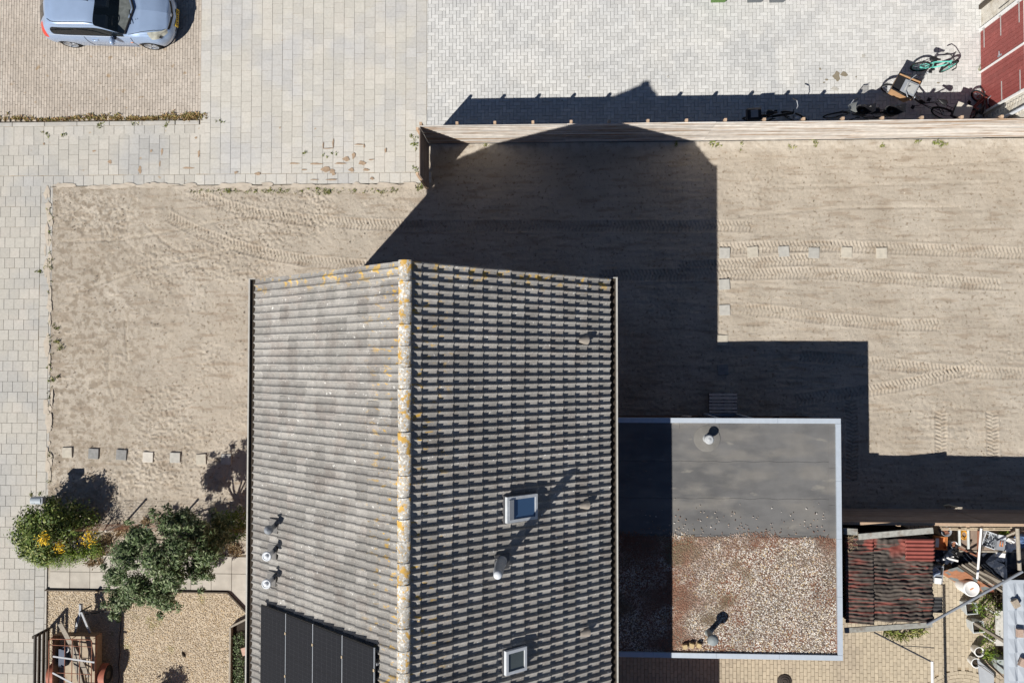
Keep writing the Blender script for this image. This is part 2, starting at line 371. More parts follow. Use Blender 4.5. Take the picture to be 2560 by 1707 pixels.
# ---- tile court
tc = sheet('tile_court', XC, 5.25, XR, 11.6, -.012, JOINT)
items = []
for k in range(23):
    z, t = jit(); items.append((XC-.15+T*(k+.5), 5.40, z, rnd.uniform(-.01, .01), t, 1, 1))
for c in range(22):
    x = XC+.008+T*(c+.5); y0 = 5.565
    if c % 2: z, t = jit(); items.append((x, y0+T*.25, z, 0, t, 1, .5)); y0 += T/2
    for r in range(18):
        if y0+T*(r+.5) > 11.5: break
        z, t = jit(); items.append((x, y0+T*(r+.5), z, rnd.uniform(-.006, .006), t, 1, 1))
items.sort(key=lambda i: abs(i[1]-7.5))
brick_objs('paving_tile', items[:300], tile0, PAVE, tc)
bricks_joined('paving_tiles', items[300:], tile0, PAVE, tc)
# ---- brick parking bay
pk = sheet('parking_bay', -18.4, 7.18, XC, 13.5, -.06, JOINT)
b0 = brick_mesh('parking_brick', .076, .196); items = []
for c in range(98):
    x = XC+.01-.0815*(c+.5)
    for r in range(31):
        z, t = jit(); items.append((x, 7.22+.203*(r+.5)+(.1 if c % 2 else 0)+rnd.uniform(-.004, .004), -.006+z, rnd.uniform(-.02, .02), t, 1, 1))
bricks_joined('parking_bricks', items, b0, CLINK, pk)
# ---- herringbone yard
hy = sheet('herringbone_yard', XR-.03, 6.41, 12.5, 12.4, -.055, JOINTL)
U = .1055; h0 = brick_mesh('yard_paver', 2*U-.007, U-.007); items = []
for i in range(-3, 152):
    for j in range(-3, 60):
        d = (i-j) % 4; x = XR+i*U; y = 6.24+j*U
        if d == 0: xa, xb, ya, yb = x, x+2*U, y, y+U
        elif d == 2: xa, xb, ya, yb = x, x+U, y-U, y+U
        else: continue
        xa, xb, ya, yb = max(xa, XR-.029), min(xb, 12.49), max(ya, 6.43), yb          # bricks are cut at the edges
        if xb-xa < .012 or yb-ya < .02: continue
        z, t = jit(); lx, ly = (xb-xa-.007)/(2*U-.007), (yb-ya-.007)/(U-.007)
        if d == 0: items.append(((xa+xb)/2, (ya+yb)/2, z, 0, t*.6, lx, ly))
        else: items.append(((xa+xb)/2, (ya+yb)/2, z, math.pi/2, t*.6, (yb-ya-.007)/(2*U-.007), (xb-xa-.007)/(U-.007)))
near = [i for i in items if 7.9 < i[1] < 9.6 and -1.2 < i[0] < 4.2][:300]; ns = set(near)
brick_objs('yard_paver', near, h0, HERR, hy)
bricks_joined('yard_pavers', [i for i in items if i not in ns], h0, HERR, hy)
# ---- clinker yard bottom right
cy = sheet('clinker_yard', 1.2, -13, 16.5, -4.1, -.035, JOINTY)
c0 = brick_mesh('yard_clinker', .095, .205, .03); items = []; arc = P(2407, 1803)
for c in range(146):
    x = 1.4+.1045*c
    for r in range(36):
        y = -4.2-.21*(r+.5)-(.105 if c % 2 else 0)
        if (x-arc.x)**2+(y-arc.y)**2 < 1.42**2: continue
        z, t = jit(); items.append((x, y, z-.004, rnd.uniform(-.02, .02), t, 1, 1))
for q in range(7):                                # bricks laid in arcs round the corner
    rr = 1.36-.099*q
    for k in range(int(math.pi*rr/.212)):
        a = .212*(k+.5*(q % 2))/rr; z, t = jit(); items.append((arc.x+rr*math.cos(a), arc.y+rr*math.sin(a), z-.002, a, t, 1, 1))
bricks_joined('yard_clinkers', items, c0, YELL, cy)

# ---- sand: a modelled height field with tyre tracks
def track(h, X, Y, pts, wd, depth, lug=.105, amp=.020, thin=False):
    pts = [P(*p) for p in pts]
    s0 = 0
    for a, b in zip(pts[:-1], pts[1:]):
        d = Vector((b.x-a.x, b.y-a.y)); L = d.length; d /= L
        m = (X > min(a.x, b.x)-.4) & (X < max(a.x, b.x)+.4) & (Y > min(a.y, b.y)-.4) & (Y < max(a.y, b.y)+.4)
        if not m.any(): s0 += L; continue
        rx, ry = X[m]-a.x, Y[m]-a.y
        s = rx*d.x+ry*d.y; t = -rx*d.y+ry*d.x
        k = np.clip(1-np.abs(t)/(wd/2), 0, 1); prof = np.clip(k*5, 0, 1)*((s > -.02) & (s < L+.02))
        if thin: h[m] -= depth*np.sin(np.pi*np.clip(k, 0, 1))*prof
        else:
            ph = ((s+s0+np.abs(t)*.35+(t > 0)*lug/2)/lug) % 1
            fade = .6+.4*(vn(X[m], Y[m], .9, 55) > .42)
            h[m] += prof*fade*(-depth+amp*np.clip(np.abs(ph-.5)*6-1.2, -1, 1))
            h[m] += .010*np.exp(-((np.abs(t)-wd/2-.02)/.025)**2)*((s > 0) & (s < L))
        s0 += L
gx = np.arange(XL+.0, 13.95, .0265); gy = np.arange(-5.75, 6.40, .0265)
X, Y = np.meshgrid(gx, gy, indexing='ij')
left = np.clip((-3.0-X)/3, 0, 1)
h = .04*(vn(X, Y, .45, 1)-.5)+.02*(vn(X, Y, 1.5, 2)-.5)+.010*(vn(X, Y, 5, 3)-.5)+.013*(vn(X, Y, 16, 4)-.5)
h += (1-left)*(.012*(vn(X*.18, Y, 9, 5)-.5)+.010*(vn(X*.12, Y+.03*X, 17, 6)-.5))
clump = np.clip((vn(X, Y, .7, 8)-.42)*5, 0, 1)*left+np.clip((vn(X, Y, .6, 9)-.62)*5, 0, 1)*.6
h += clump*(.010*(vn(X, Y, 9, 10)-.5)+.032*(vn(X, Y, 18, 11)-.5))
h += .03*np.clip(vn(X, Y, 6, 12)-.82, 0, 1)*3*(left+.25)
for pts in ([(421, 541), (486, 576), (574, 610), (640, 629), (750, 650), (880, 662), (1000, 668)],
            [(478, 484), (560, 512), (635, 534), (740, 548), (900, 560), (1080, 566), (1300, 566), (1700, 566), (1880, 565)],
            [(1797, 622), (1910, 617), (2079, 615), (2289, 623), (2560, 634)], [(1700, 668), (1788, 665), (1952, 652), (2037, 646)],
            [(1500, 690), (1800, 686), (2037, 682), (2163, 690), (2289, 699), (2500, 712)], [(1860, 772), (1952, 781), (2058, 796), (2247, 812), (2348, 812)],
            [(2000, 890), (2125, 901), (2247, 913), (2373, 928), (2560, 935)], [(1990, 1000), (2171, 977), (2289, 956), (2373, 935), (2460, 910)],
            [(2352, 1031), (2353, 1090), (2352, 1145)], [(2479, 1031), (2481, 1090), (2483, 1150)], [(2125, 1000), (2130, 1080), (2128, 1200)]):
    track(h, X, Y, pts, .34, .012)
for pts in ([(333, 496), (322, 530), (308, 575)], [(340, 498), (330, 532), (318, 577)], [(360, 560), (410, 605), (470, 641)], [(184, 735), (268, 702), (344, 675), (470, 650), (590, 620)],
            [(150, 605), (300, 600), (450, 575), (600, 540)], [(275, 880), (268, 950), (285, 1000)], [(240, 700), (262, 660), (280, 630)], [(300, 950), (318, 900), (312, 800)], [(2200, 420), (2380, 410), (2560, 400)], [(1900, 470), (2200, 462), (2500, 455)], [(1850, 540), (2100, 520), (2400, 518)]):
    track(h, X, Y, pts, .09, .022, thin=True)
h -= .03*np.exp(-((Y-6.35)/.12)**2)*0
h = h-.012
ek = np.maximum(np.exp(-np.maximum(X-XL, 0)/.10), np.exp(-np.maximum(5.235-Y, 0)/.12)*(X < XR))
h = h*(1-ek)+ek*(.004+.008*(vn(X, Y, 8, 14)-.5))
keep = ~((X < XR+.03) & (Y > 5.235)) & ~((X > -6.25) & (X < 1.0) & (Y < 1.7)) & ~((X > 1.3) & (X < 7.1) & (Y < -1.6)) & ~((X > 1.0) & (Y < -4.25)) & ~((X < -6) & (Y < -5.72))
nx, ny = X.shape; idx = np.arange(nx*ny).reshape(nx, ny)
kc = keep[:-1, :-1] & keep[1:, :-1] & keep[1:, 1:] & keep[:-1, 1:]
F = np.stack([idx[:-1, :-1], idx[1:, :-1], idx[1:, 1:], idx[:-1, 1:]], -1)[kc]
used, inv = np.unique(F, return_inverse=True)
V = np.stack([X, Y, h], -1).reshape(-1, 3)[used]
struct(link('sand_yard', mesh_np('sand_yard', V, inv.reshape(-1, 4), True), SAND))

# ---- garden path and gravel yard bottom left
SLABM = mat('garden_slab', (.44, .41, .36), .9, .12, 3, rn=.07, patch=[((.36, .33, .29), 1.2, .55, .08)])
gp = sheet('garden_path', XL, -6.78, -6.3, -5.72, -.03, JOINT)
sb = brick_mesh('slab', .60, .49, .05, .004)
brick_objs('slab', [(XL+.42+.61*k, y, .0+rnd.uniform(-.003, .003), rnd.uniform(-.004, .004), rnd.uniform(-.004, .004), 1, 1) for k in range(13) for y in (-6.0, -6.5)], sb, SLABM, gp)
ed = MB(); pa, pb, pc = (XL, -6.79), (-9.35, -6.79), (-8.72, -7.42)
for a, b in ((pa, pb), (pb, pc)): ed.beam((*a, .0), (*b, .0), .035, .12)
ed.build('path_edging', WOODD, gp, False)
MB().add([(-9.35, -6.81, -.02), (-8.72, -7.44, -.02), (-6.4, -7.44, -.02), (-6.4, -6.5, -.02), (-9.35, -6.5, -.02)], [(0, 1, 2, 3, 4)]).build('path_corner', SLABM, gp, False)
gv = sheet('gravel_yard', XL, -11, -6.35, -6.80, -.045, GRAVB)
n = 26000; pts = np.stack([XL+rng.random(n)*6.3, -6.82-rng.random(n)*3.0, np.full(n, -.035)], 1)
pts = pts[~((pts[:, 0] > -9.4) & (pts[:, 1] > -7.45) & (pts[:, 0]+pts[:, 1] > -16.15))]
pebbles('yard_gravel', pts, PEBY, .010, .022, None, 'loose brown and beige gravel covering the yard at bottom left')
bpy.data.objects['yard_gravel']['category'] = 'gravel'

# ================================================================== HOUSE
RX, RZ, EZ, EXW = -2.63, 8.5, 5.15, 4.05          # ridge line, eave height, half span
GY, YB = 1.87, -16.0
PITCH = math.atan2(RZ-EZ, EXW); SLEN = math.hypot(EXW, RZ-EZ)
def roof_M(side, s, y, n=0.0):
    """frame on a roof slope: x axis down the slope, z axis off the roof"""
    c, sn = math.cos(PITCH), math.sin(PITCH)
    if side > 0: xs, ys, zs = Vector((c, 0, -sn)), Vector((0, 1, 0)), Vector((sn, 0, c))
    else: xs, ys, zs = Vector((-c, 0, -sn)), Vector((0, -1, 0)), Vector((-sn, 0, c))
    o = Vector((RX, y, RZ))+xs*s+zs*n
    M = Matrix((xs, ys, zs)).transposed().to_4x4(); M.translation = o; return M
def on_roof(side, px, py, up=0.0):
    """(s, y) of the roof point seen at a pixel; up = height above the tiles"""
    r = CR @ Vector(((px-1280)/FPX, -(py-853.5)/FPX, -1.0)); tn = math.tan(PITCH)
    nrm = Vector((side*tn, 0, 1)); p0 = Vector((RX, 0, RZ+.04+up)); o = Vector((0, 0, CAMH))
    t = (p0-o).dot(nrm)/r.dot(nrm); q = o+r*t
    return side*(q.x-RX)/math.cos(PITCH), q.y, q
house = thing('house', 'two storey house with grey concrete tile gable roof and lichen covered ridge', 'house', (RX, -4, 0))
WX0, WX1, WY1 = RX-3.72, RX+3.72, 1.72
def gable_wall(y0, y1):
    zt = RZ-.15; ze = zt-3.72*math.tan(PITCH)
    vs = [(WX0, y0, 0), (WX1, y0, 0), (WX1, y0, ze), (RX, y0, zt), (WX0, y0, ze)]
    vs += [(a, y1, c) for a, b, c in vs]
    return MB().add(vs, [(0, 1, 2, 3, 4), (9, 8, 7, 6, 5)]+[(i, 5+i, 5+(i+1) % 5, (i+1) % 5) for i in range(5)])
wall = gable_wall(WY1, YB).build('wall', BRICK, house)
def window(parent, c, wd, ht, axis, off):
    fr = MB(); x, y, z = c
    def bx(dx, dz, sx, sz, m):
        if axis == 'y': m.box((x+dx, y+off, z+dz), (sx, .07, sz))
        else: m.box((x+off, y+dx, z+dz), (.07, sx, sz))
    for dz in (-ht/2, ht/2): bx(0, dz, wd+.08, .07, fr)
    for dx in (-wd/2, 0, wd/2): bx(dx, 0, .06, ht-.07, fr)
    f = fr.build('window', WHITE, parent); g = MB()
    if axis == 'y': g.box((x, y+off*.6, z), (wd, .03, ht))
    else: g.box((x+off*.6, y, z), (.03, wd, ht))
    me = g.build('pane', GLASS, None); me.parent = f; me.matrix_parent_inverse.identity()
    me.location = -parent.location
for c in ((-4.6, WY1, 1.4), (-.9, WY1, 1.4), (-4.4, WY1, 4.0), (-.9, WY1, 4.0)): window(house, c, 1.2, 1.3, 'y', .02)
for c in ((WX0, 0, 1.4), (WX0, -3, 1.4), (WX0, 0, 4.0), (WX0, -3.2, 4.0)): window(house, c, 1.5, 1.3, 'x', -.02)
rb = MB()
for sd in (1, -1):
    M = roof_M(sd, SLEN/2, (GY+YB)/2, -.04); rb.box((0, 0, 0), (SLEN-.1, GY-YB-.06, .05), M=M)
roof = rb.build('roof', WOODD, house)
# roof tile: two rolls wide, curved pan and roll, thick lower lip
TW, GA = .33, SLEN/15
prof = [(0, 0), (.055, .003), (.095, .016), (.117, .039), (.134, .046), (.152, .020)]
ts = []; 
for w2 in range(2):
    for t_, hh in prof: ts.append((-TW/2+TW/2*w2+t_, hh))
ts.append((TW/2, .0))
ts = [(t, hh) for t, hh in ts]
vs = [(-.035, t, hh) for t, hh in ts]+[(GA-.022, t, hh+.035) for t, hh in ts]+[(GA, t, hh+.022) for t, hh in ts]+[(GA-.004, t, hh-.012) for t, hh in ts]
n = len(ts)
tile = MB(); tile.add(vs, [(i, n+i, n+i+1, i+1) for i in range(n-1)], False); base_n = len(tile.f)
tile.f += [(a_*n+i, a_*n+n+i, a_*n+n+i+1, a_*n+i+1) for a_ in (1, 2) for i in range(n-1)]; tile.sm += [False]*(2*n-2)
tme = bpy.data.meshes.new('roof_tile'); tme.from_pydata([tuple(p) for p in tile.v], [], tile.f)
tme.polygons.foreach_set('use_smooth', tile.sm); tme.update(); tme.materials.append(TILE)
def at_roof(M): M = M.copy(); M.translation -= house.location; return M
cells = [(sd, c, j) for c in range(15) for j in range(54) for sd in (1, -1)]
def tile_M(sd, c, j):
    M = roof_M(sd, GA*c+rnd.uniform(-.009, .009), GY-TW*(j+.5), .0)
    return M @ Matrix.Rotation(rnd.gauss(0, .009), 4, 'Z') @ Matrix.Rotation(rnd.gauss(0, .008), 4, 'X')
tm = {q: tile_M(*q) for q in cells}
single = [q for q in cells if q[1] < 6 and q[2] < 25]
for q in single:
    o = link('roof_tile', tme, None, roof); o.matrix_local = at_roof(tm[q])
sg = set(single); tv = np.array([tuple(p) for p in tile.v], np.float32); tf = np.array(tile.f, np.int32); VV = []; FF = []
for k, q in enumerate([q for q in cells if q not in sg]):
    M = np.array(at_roof(tm[q])); VV.append(tv @ M[:3, :3].T+M[:3, 3]); FF.append(tf+k*len(tv))
me = mesh_np('roof_tiles', np.concatenate(VV), np.concatenate(FF))
me.polygons.foreach_set('use_smooth', np.tile(np.array(tile.sm), len(VV)))
stuff(link('roof_tiles', me, TILE, roof))
# ridge tiles: half round, each lapping the next
rt = MB(); L = .40; seg = 9
for yy, rr in ((.03, .130), (-L, .119)):
    for i in range(seg+1):
        a = math.pi*(i/seg); rt.v.append(Vector((-rr*math.cos(a)*1.0, yy, rr*.80*math.sin(a))))
rt.f = [(i, i+1, seg+2+i, seg+1+i) for i in range(seg)]+[tuple(range(seg+1))]; rt.sm = [True]*seg+[False]
rme = bpy.data.meshes.new('ridge_tile'); rme.from_pydata([tuple(p) for p in rt.v], [], rt.f); rme.polygons.foreach_set('use_smooth', rt.sm); rme.update(); rme.materials.append(RIDGE)
for k in range(44):
    o = link('ridge_tile', rme, None, roof); o.location = Vector((RX+rnd.uniform(-.006, .006), GY-.02-L*k, RZ-.015+rnd.uniform(-.006, .006)))-house.location
    o.rotation_euler = (rnd.uniform(-.012, .012)+.012, 0, rnd.uniform(-.02, .02))
# gutters: half round troughs with a pale rim and dirt in the bottom
for sd in (1, -1):
    gx0 = RX+sd*(EXW+.085); g = MB(); y0, y1 = GY+.01, YB
    pr = [(.075*math.cos(a), .075*math.sin(a)) for a in [math.pi+math.pi*i/8 for i in range(9)]]
    vs = [(gx0+sd*x, y, EZ-.03+z) for y in (y0, y1) for x, z in pr]
    g.add(vs, [(i, i+1, 10+i, 9+i) for i in range(8)], True); g.add(vs[:9], [tuple(range(9))])
    gu = g.build('gutter', mat('dirty_gutter', (.10, .09, .078), .8, .3, 9), house)
    r_ = MB(); r_.box((gx0+sd*.088, (y0+y1)/2, EZ-.03), (.032, y0-y1, .03)); r_.box((gx0+sd*.03, y0+.012, EZ-.03), (.15, .018, .03))
    r_.build('gutter_rim', mat('gutter_edge', (.42, .41, .38), .6, .12, 8), house)
    d_ = MB(); d_.box((gx0, (y0+y1)/2, EZ-.09), (.10, y0-y1-.04, .02)); d_.build('gutter_dirt', SOIL, house)
    dp = MB(); dp.tube([(gx0, .6, EZ-.1), (gx0-sd*.35, .6, EZ-.45), (gx0-sd*.35, .6, .05)], .04); dp.build('downpipe', ZINC, house)
# roof windows
def skylight(c4, label, dark):
    q = [on_roof(1, *c, up=.1) for c in c4]
    s0 = (q[0][0]+q[3][0])/2; s1 = (q[1][0]+q[2][0])/2; y1 = (q[0][1]+q[1][1])/2; y0 = (q[2][1]+q[3][1])/2
    M = roof_M(1, (s0+s1)/2, (y0+y1)/2, .0); ls, lt = s1-s0, y1-y0
    fr = MB(); fm = at_roof(M).copy()
    def bb(m, cx, cy, cz, dx, dy, dz): m.box((0, 0, 0), (dx, dy, dz), M=M @ Matrix.Translation((cx, cy, cz)))
    for sgn in (-1, 1):
        bb(fr, 0, sgn*(lt/2-.03), .09, ls-.0, .06, .11); bb(fr, sgn*(ls/2-.03), 0, .09, .06, lt-.12, .11)
    o = fr.build('roof_window', mat('pale_window_frame', (.52, .55, .58), .5) if dark else WHITEP, house); o['label'] = label
    def sub(m, name, mt):
        p = m.build(name, mt); p.parent = o; p.location = -house.location
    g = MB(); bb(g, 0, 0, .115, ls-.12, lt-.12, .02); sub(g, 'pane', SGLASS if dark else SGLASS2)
    if dark:
        t_ = MB(); bb(t_, -ls/2+.10, 0, .12, .11, lt-.12, .09); sub(t_, 'flap', GREYP)
    fl = MB(); bb(fl, 0, 0, .045, ls+.06, lt+.05, .05); sub(fl, 'flashing', mat('lead', (.09, .09, .095), .7))
skylight([(1255, 1242), (1332, 1236), (1334, 1297), (1258, 1309)], 'grey framed roof window with pane coloured like reflected blue sky', True)
skylight([(1252, 1630), (1305, 1617), (1307, 1675), (1256, 1690)], 'white framed square roof window', False)
# flue with ribbed sleeve
s_, y_, q = on_roof(1, 1252, 1403); f = MB(); pr = []
for k in range(14):
    z = .12+k*.052; pr += [(.080, z), (.100, z+.02), (.100, z+.034), (.080, z+.05)]
pr = [(.13, -.15), (.12, .10)]+pr+[(.085, .88), (.085, 1.0), (.06, 1.0), (.06, .9)]
f.lathe(pr, 20, (q.x, q.y, q.z)); f.disc((q.x, q.y, q.z+.93), .062)
fo = f.build('flue', STEEL, house); c_ = MB(); c_.lathe([(.0, .04), (.075, .04), (.08, .0), (.0, 0)], 18, (q.x, q.y, q.z+1.01)); cap = c_.build('flue_cap', WHITEP); cap.parent = fo; cap.location = -house.location
M = roof_M(1, s_-.02, y_, .06); cb = MB(); cb.box((0, 0, 0), (.36, .30, .03), M=M); c2 = cb.build('flashing', mat('lead', (.09, .09, .095), .7)); c2.parent = fo; c2.location = -house.location
# vent hoods between the tiles
for px, py in ((1454, 850), (1456, 1264), (1457, 1584)):
    s_, y_, q = on_roof(1, px, py, .08); M = roof_M(1, s_, y_, .03); m = MB()
    vs = []
    for xx, w_, hh in ((-.13, .045, .02), (.0, .08, .075), (.10, .10, .10)):
        for i in range(7): a = math.pi*i/6; vs.append(M @ Vector((xx, -w_*math.cos(a), .03+hh*math.sin(a))))
    m.add(vs, [(r*7+i, (r+1)*7+i, (r+1)*7+i+1, r*7+i+1) for r in range(2) for i in range(6)], True); m.add(vs[14:], [tuple(range(7))])
    m.build('vent_hood', mat('vent_hood_tile', (.31, .275, .235), .9, .15, 12), house)
# three roof vents on the sunny slope
for (px, py, dk) in ((668, 1326, True), (664.7, 1391.5, False), (663.7, 1461, False)):
    _, _, q = on_roof(-1, px, py, .5); m = MB(); b = q-Vector((0, 0, .55))
    if dk:
        m.lathe([(.055, -.1), (.055, .38), (.09, .40), (.10, .46), (.075, .54), (.0, .58)], 16, b); v = m.build('roof_vent', GREYP, house); v['label'] = 'dark hooded roof vent'
    else:
        m.lathe([(.05, -.1), (.05, .40), (.085, .42), (.105, .47), (.105, .50), (.08, .53), (.075, .51), (.05, .515), (.045, .54), (.0, .55)], 20, b); v = m.build('roof_vent', WHITEP, house); v['label'] = 'white capped roof vent'
    s_ = (b.x-RX)*-1/math.cos(PITCH); M = roof_M(-1, s_, b.y, .055); bs = MB(); bs.box((0, 0, 0), (.34, .30, .025), M=M)
    z_ = bs.build('flashing', mat('lead2', (.16, .155, .15), .7)); z_.parent = v; z_.location = -house.location
# broken bit of slate lying on the tiles
# ---- solar panels: four in view, each a thing on the roof
a = on_roof(-1, 663, 1512, .1); b = on_roof(-1, 949, 1619, .1); ytop = (a[1]+b[1])/2; pw = (a[0]-b[0])/4
for k in range(4):
    lab = ['black solar panel of the roof row, lowest, nearest the gutter', 'second black solar panel up from the gutter', 'third black solar panel up from the gutter', 'black solar panel of the roof row, highest, nearest the ridge'][k]
    M = roof_M(-1, a[0]-pw*(k+.5), ytop-.86, .15); t = thing('solar_panel', lab, 'solar panel', M.translation, 0, 'solar panels on the roof')
    g = MB(); g.box((0, 0, 0), (pw-.025, 1.72, .035), M=M); g.build('frame', DARK, t)
    for hy_ in (-1, 1):
        c_ = MB(); c_.box((0, 0, 0), (pw-.05, .835, .006), M=M @ Matrix.Translation((0, hy_*.425, .020))); c_.build('cell_sheet', SOLAR, t)
    cg = MB()
    for q_ in range(1, 6): cg.box((0, 0, 0), (.004, 1.68, .002), M=M @ Matrix.Translation((-pw/2+pw*q_/6, 0, .0235)))
    for q_ in range(1, 20): cg.box((0, 0, 0), (pw-.05, .003, .002), M=M @ Matrix.Translation((0, -.85+1.7*q_/20, .0245)))
    stuff(cg.build('cell_lines', mat('cell_line', (.05, .052, .06), .5), t))
    for hy_ in (-.45, .45):
        c_ = MB(); c_.box((0, 0, 0), (.035, .05, .012), M=M @ Matrix.Translation((-pw/2, hy_, .024))); c_.build('clamp', mat('bronze_clamp', (.5, .4, .27), .5), t)
    r_ = MB(); r_.box((0, 0, 0), (.022, 1.74, .02), M=M @ Matrix.Translation((-pw/2, 0, .008))); r_.build('rail', STEEL, t)
    for hy_ in (-.55, .55):
        c_ = MB(); c_.box((0, 0, 0), (pw+.06, .04, .05), M=M @ Matrix.Translation((0, hy_, -.05))); c_.build('mounting_rail', STEEL, t)

# ================================================================== ANNEX with flat roof
AZ = 2.72; A1 = P(2101, 1046, AZ); A0 = P(1545, 1640, AZ)
AX0, AX1, AY1, AY0 = WX1+.0, A1.x, A1.y, A0.y
annex = thing('annex', 'flat roofed extension with pale metal roof edge, half bitumen and half gravel', 'building', ((AX0+AX1)/2, (AY0+AY1)/2, 0))
b = MB(); b.box(((AX0+AX1)/2, (AY0+AY1)/2, (AZ-.1)/2), (AX1-AX0-.10, AY1-AY0-.30, AZ-.1)); b.build('wall', BRICK, annex)
for k in range(14):
    c = MB(); c.box(((AX0+AX1)/2, AY1-.135, .12+.185*k), (AX1-AX0-.06, .03, .178), M=Matrix.Rotation(R(-3), 4, 'X')); c.build('cladding_board', mat('brown_cladding', (.17, .105, .07), .8, .15, 10, rn=.12), annex)
d = MB(); dx = P(1830, 1036, 1.5).x
for xx, w_, z_, h_ in ((dx-.45, .07, 1.1, 2.1), (dx+.45, .07, 1.1, 2.1), (dx, .97, 2.15, .07), (dx, .97, .05, .07)): d.box((xx, AY1-.10, z_), (w_, .09, h_))
do = d.build('door', ALU, annex); g = MB(); g.box((dx, AY1-.11, 1.1), (.84, .03, 2.02)); gg = g.build('pane', GLASS); gg.parent = do; gg.location = -annex.location
h_ = MB(); h_.tube([(dx-.36, AY1-.08, 1.05), (dx-.36, AY1-.02, 1.05), (dx-.26, AY1-.02, 1.05)], .01); hh = h_.build('handle', STEEL); hh.parent = do; hh.location = -annex.location
for px in (1748, 1940):
    l = MB(); x = P(px, 1040, 2).x; l.box((x, AY1-.06, 2.0), (.10, .10, .16)); l.box((x, AY1-.06, 2.09), (.12, .12, .02)); l.build('wall_light', DARK, annex)
b = MB(); b.box(((AX0+AX1)/2, (AY0+AY1)/2, AZ-.11), (AX1-AX0-.02, AY1-AY0-.02, .12)); b.build('roof', DARK, annex)
# bitumen strips, each lapping the next
ys = [AY1-.06]+[P(1850, py, AZ-.05).y for py in (1148, 1240.5, 1331.6)]+[P(1850, 1430, AZ-.05).y]
for k in range(4):
    s = MB(); n_ = 60; x0, x1 = AX0+.02, AX1-.10; y1, y0 = ys[k]+.03, ys[k+1]-.05; z = AZ-.045+.0045*(3-k)
    top = [(x0+(x1-x0)*i/n_, y1, z) for i in range(n_+1)]; bot = [(x0+(x1-x0)*i/n_, y0+.010*math.sin(i*.9+k)+rnd.uniform(-.006, .006), z) for i in range(n_+1)]
    s.add(top+bot, [(i, n_+1+i, n_+2+i, i+1) for i in range(n_)])
    s.add(bot+[(p[0], p[1], p[2]-.007) for p in bot], [(i, n_+1+i, n_+2+i, i+1) for i in range(n_)]); s.build('bitumen_sheet', BITU, annex)
    if k < 3:
        e = MB(); e.tube([(p[0], p[1]-.004, p[2]-.003) for p in bot], .006, 5); e.build('seam', mat('tar_seam', (.075, .075, .077), .8), annex)
for k in range(3):
    s = MB(); xx = [P(2072, 1100, AZ).x, AX1-.1]; yy = [AY1-.1, P(2000, 1170, AZ).y, P(2000, 1262, AZ).y, P(2000, 1345, AZ).y]
    s.box(((xx[0]+xx[1])/2, (yy[k]+yy[k+1])/2, AZ-.025), (xx[1]-xx[0], yy[k]-yy[k+1]-.004, .008)); s.build('edge_strip', BITU, annex)
for k in range(5):
    s = MB(); x0 = AX0+.3+k*1.0; s.box((x0+.5, AY1-.19, AZ-.026), (.995, .16, .008)); s.build('edge_strip', BITU, annex)
s = MB(); yg = P(1850, 1338, AZ).y; s.box(((AX0+AX1)/2, (yg+AY0)/2, AZ-.05), (AX1-AX0-.15, yg-AY0-.1, .025)); s.build('gravel_bed', RGRAVB, annex)
n = 34000; gx_ = AX0+.05+rng.random(n)*(AX1-AX0-.20); gy_ = AY0+.12+rng.random(n)*(yg-AY0+.12)
kp = gy_ < yg-.10+.22*(vn(gx_, gy_, 2.3, 31)-.4)+.10*rng.random(n)
kp &= rng.random(n) < .62+.6*vn(gx_, gy_, 1.4, 33)
pts = np.stack([gx_, gy_, np.full(n, AZ-.030)], 1)[kp]
ns_ = 150; sy = yg+np.abs(rng.normal(size=ns_))*.35; sy = np.minimum(sy, AY1-.3)
pts = np.concatenate([pts, np.stack([AX0+1.2+rng.random(ns_)*(AX1-AX0-1.5), sy, np.full(ns_, AZ-.018)], 1)])
pebbles('roof_gravel', pts, PEB, .012, .026, annex)
def trim(name, x0, y0, x1, y1):
    for k in range(max(1, round(max(x1-x0, y1-y0)/1.5))):
        nn = max(1, round(max(x1-x0, y1-y0)/1.5)); m = MB()
        if x1-x0 > y1-y0: a, b_ = x0+(x1-x0)*k/nn, x0+(x1-x0)*(k+1)/nn; m.box(((a+b_)/2, (y0+y1)/2, AZ-.03), (b_-a-.005, y1-y0, .12), top=1); 
        else: a, b_ = y0+(y1-y0)*k/nn, y0+(y1-y0)*(k+1)/nn; m.box(((x0+x1)/2, (a+b_)/2, AZ-.03), (x1-x0, b_-a-.005, .12))
        m.build(name, ALU, annex)
TWD = .125
trim('roof_trim', AX0+.05, AY1-TWD, AX1, AY1); trim('roof_trim', AX0+.05, AY0, AX1, AY0+TWD); trim('roof_trim', AX1-TWD, AY0+TWD+.004, AX1, AY1-TWD-.004)
# roof pipe with round patch
q = P(1768, 1096, AZ); m = MB(); m.lathe([(.335, -.03), (.335, .002), (.325, .006), (0, .006)], 32, (q.x, q.y, AZ-.024)); m.build('bitumen_patch', mat('patch_bitumen', (.17, .165, .155), .9, .1, 6), annex)
m = MB(); m.lathe([(.12, -.02), (.085, .05), (.08, .22), (.11, .23), (.12, .27), (.09, .30), (.07, .29), (.04, .31), (0, .32)], 24, (q.x, q.y, AZ-.02)); m.build('vent_pipe', mat('pale_pipe', (.40, .42, .44), .6, .1, 12), annex)
q = P(1772, 1582, AZ); m = MB(); m.lathe([(.10, -.02), (.07, .06), (.065, .46), (.12, .47), (.14, .50), (.13, .56), (.07, .60), (0, .61)], 24, (q.x, q.y, AZ-.02)); m.build('capped_pipe', mat('grey_pipe', (.22, .25, .26), .6, .1, 10), annex)
q = P(1716, 1034, 1.4); m = MB(); m.tube([(q.x+.12*math.cos(a), AY1-.05, 1.4+.12*math.sin(a)) for a in [math.pi*i/12*2 for i in range(12)]], .022, 8, True)
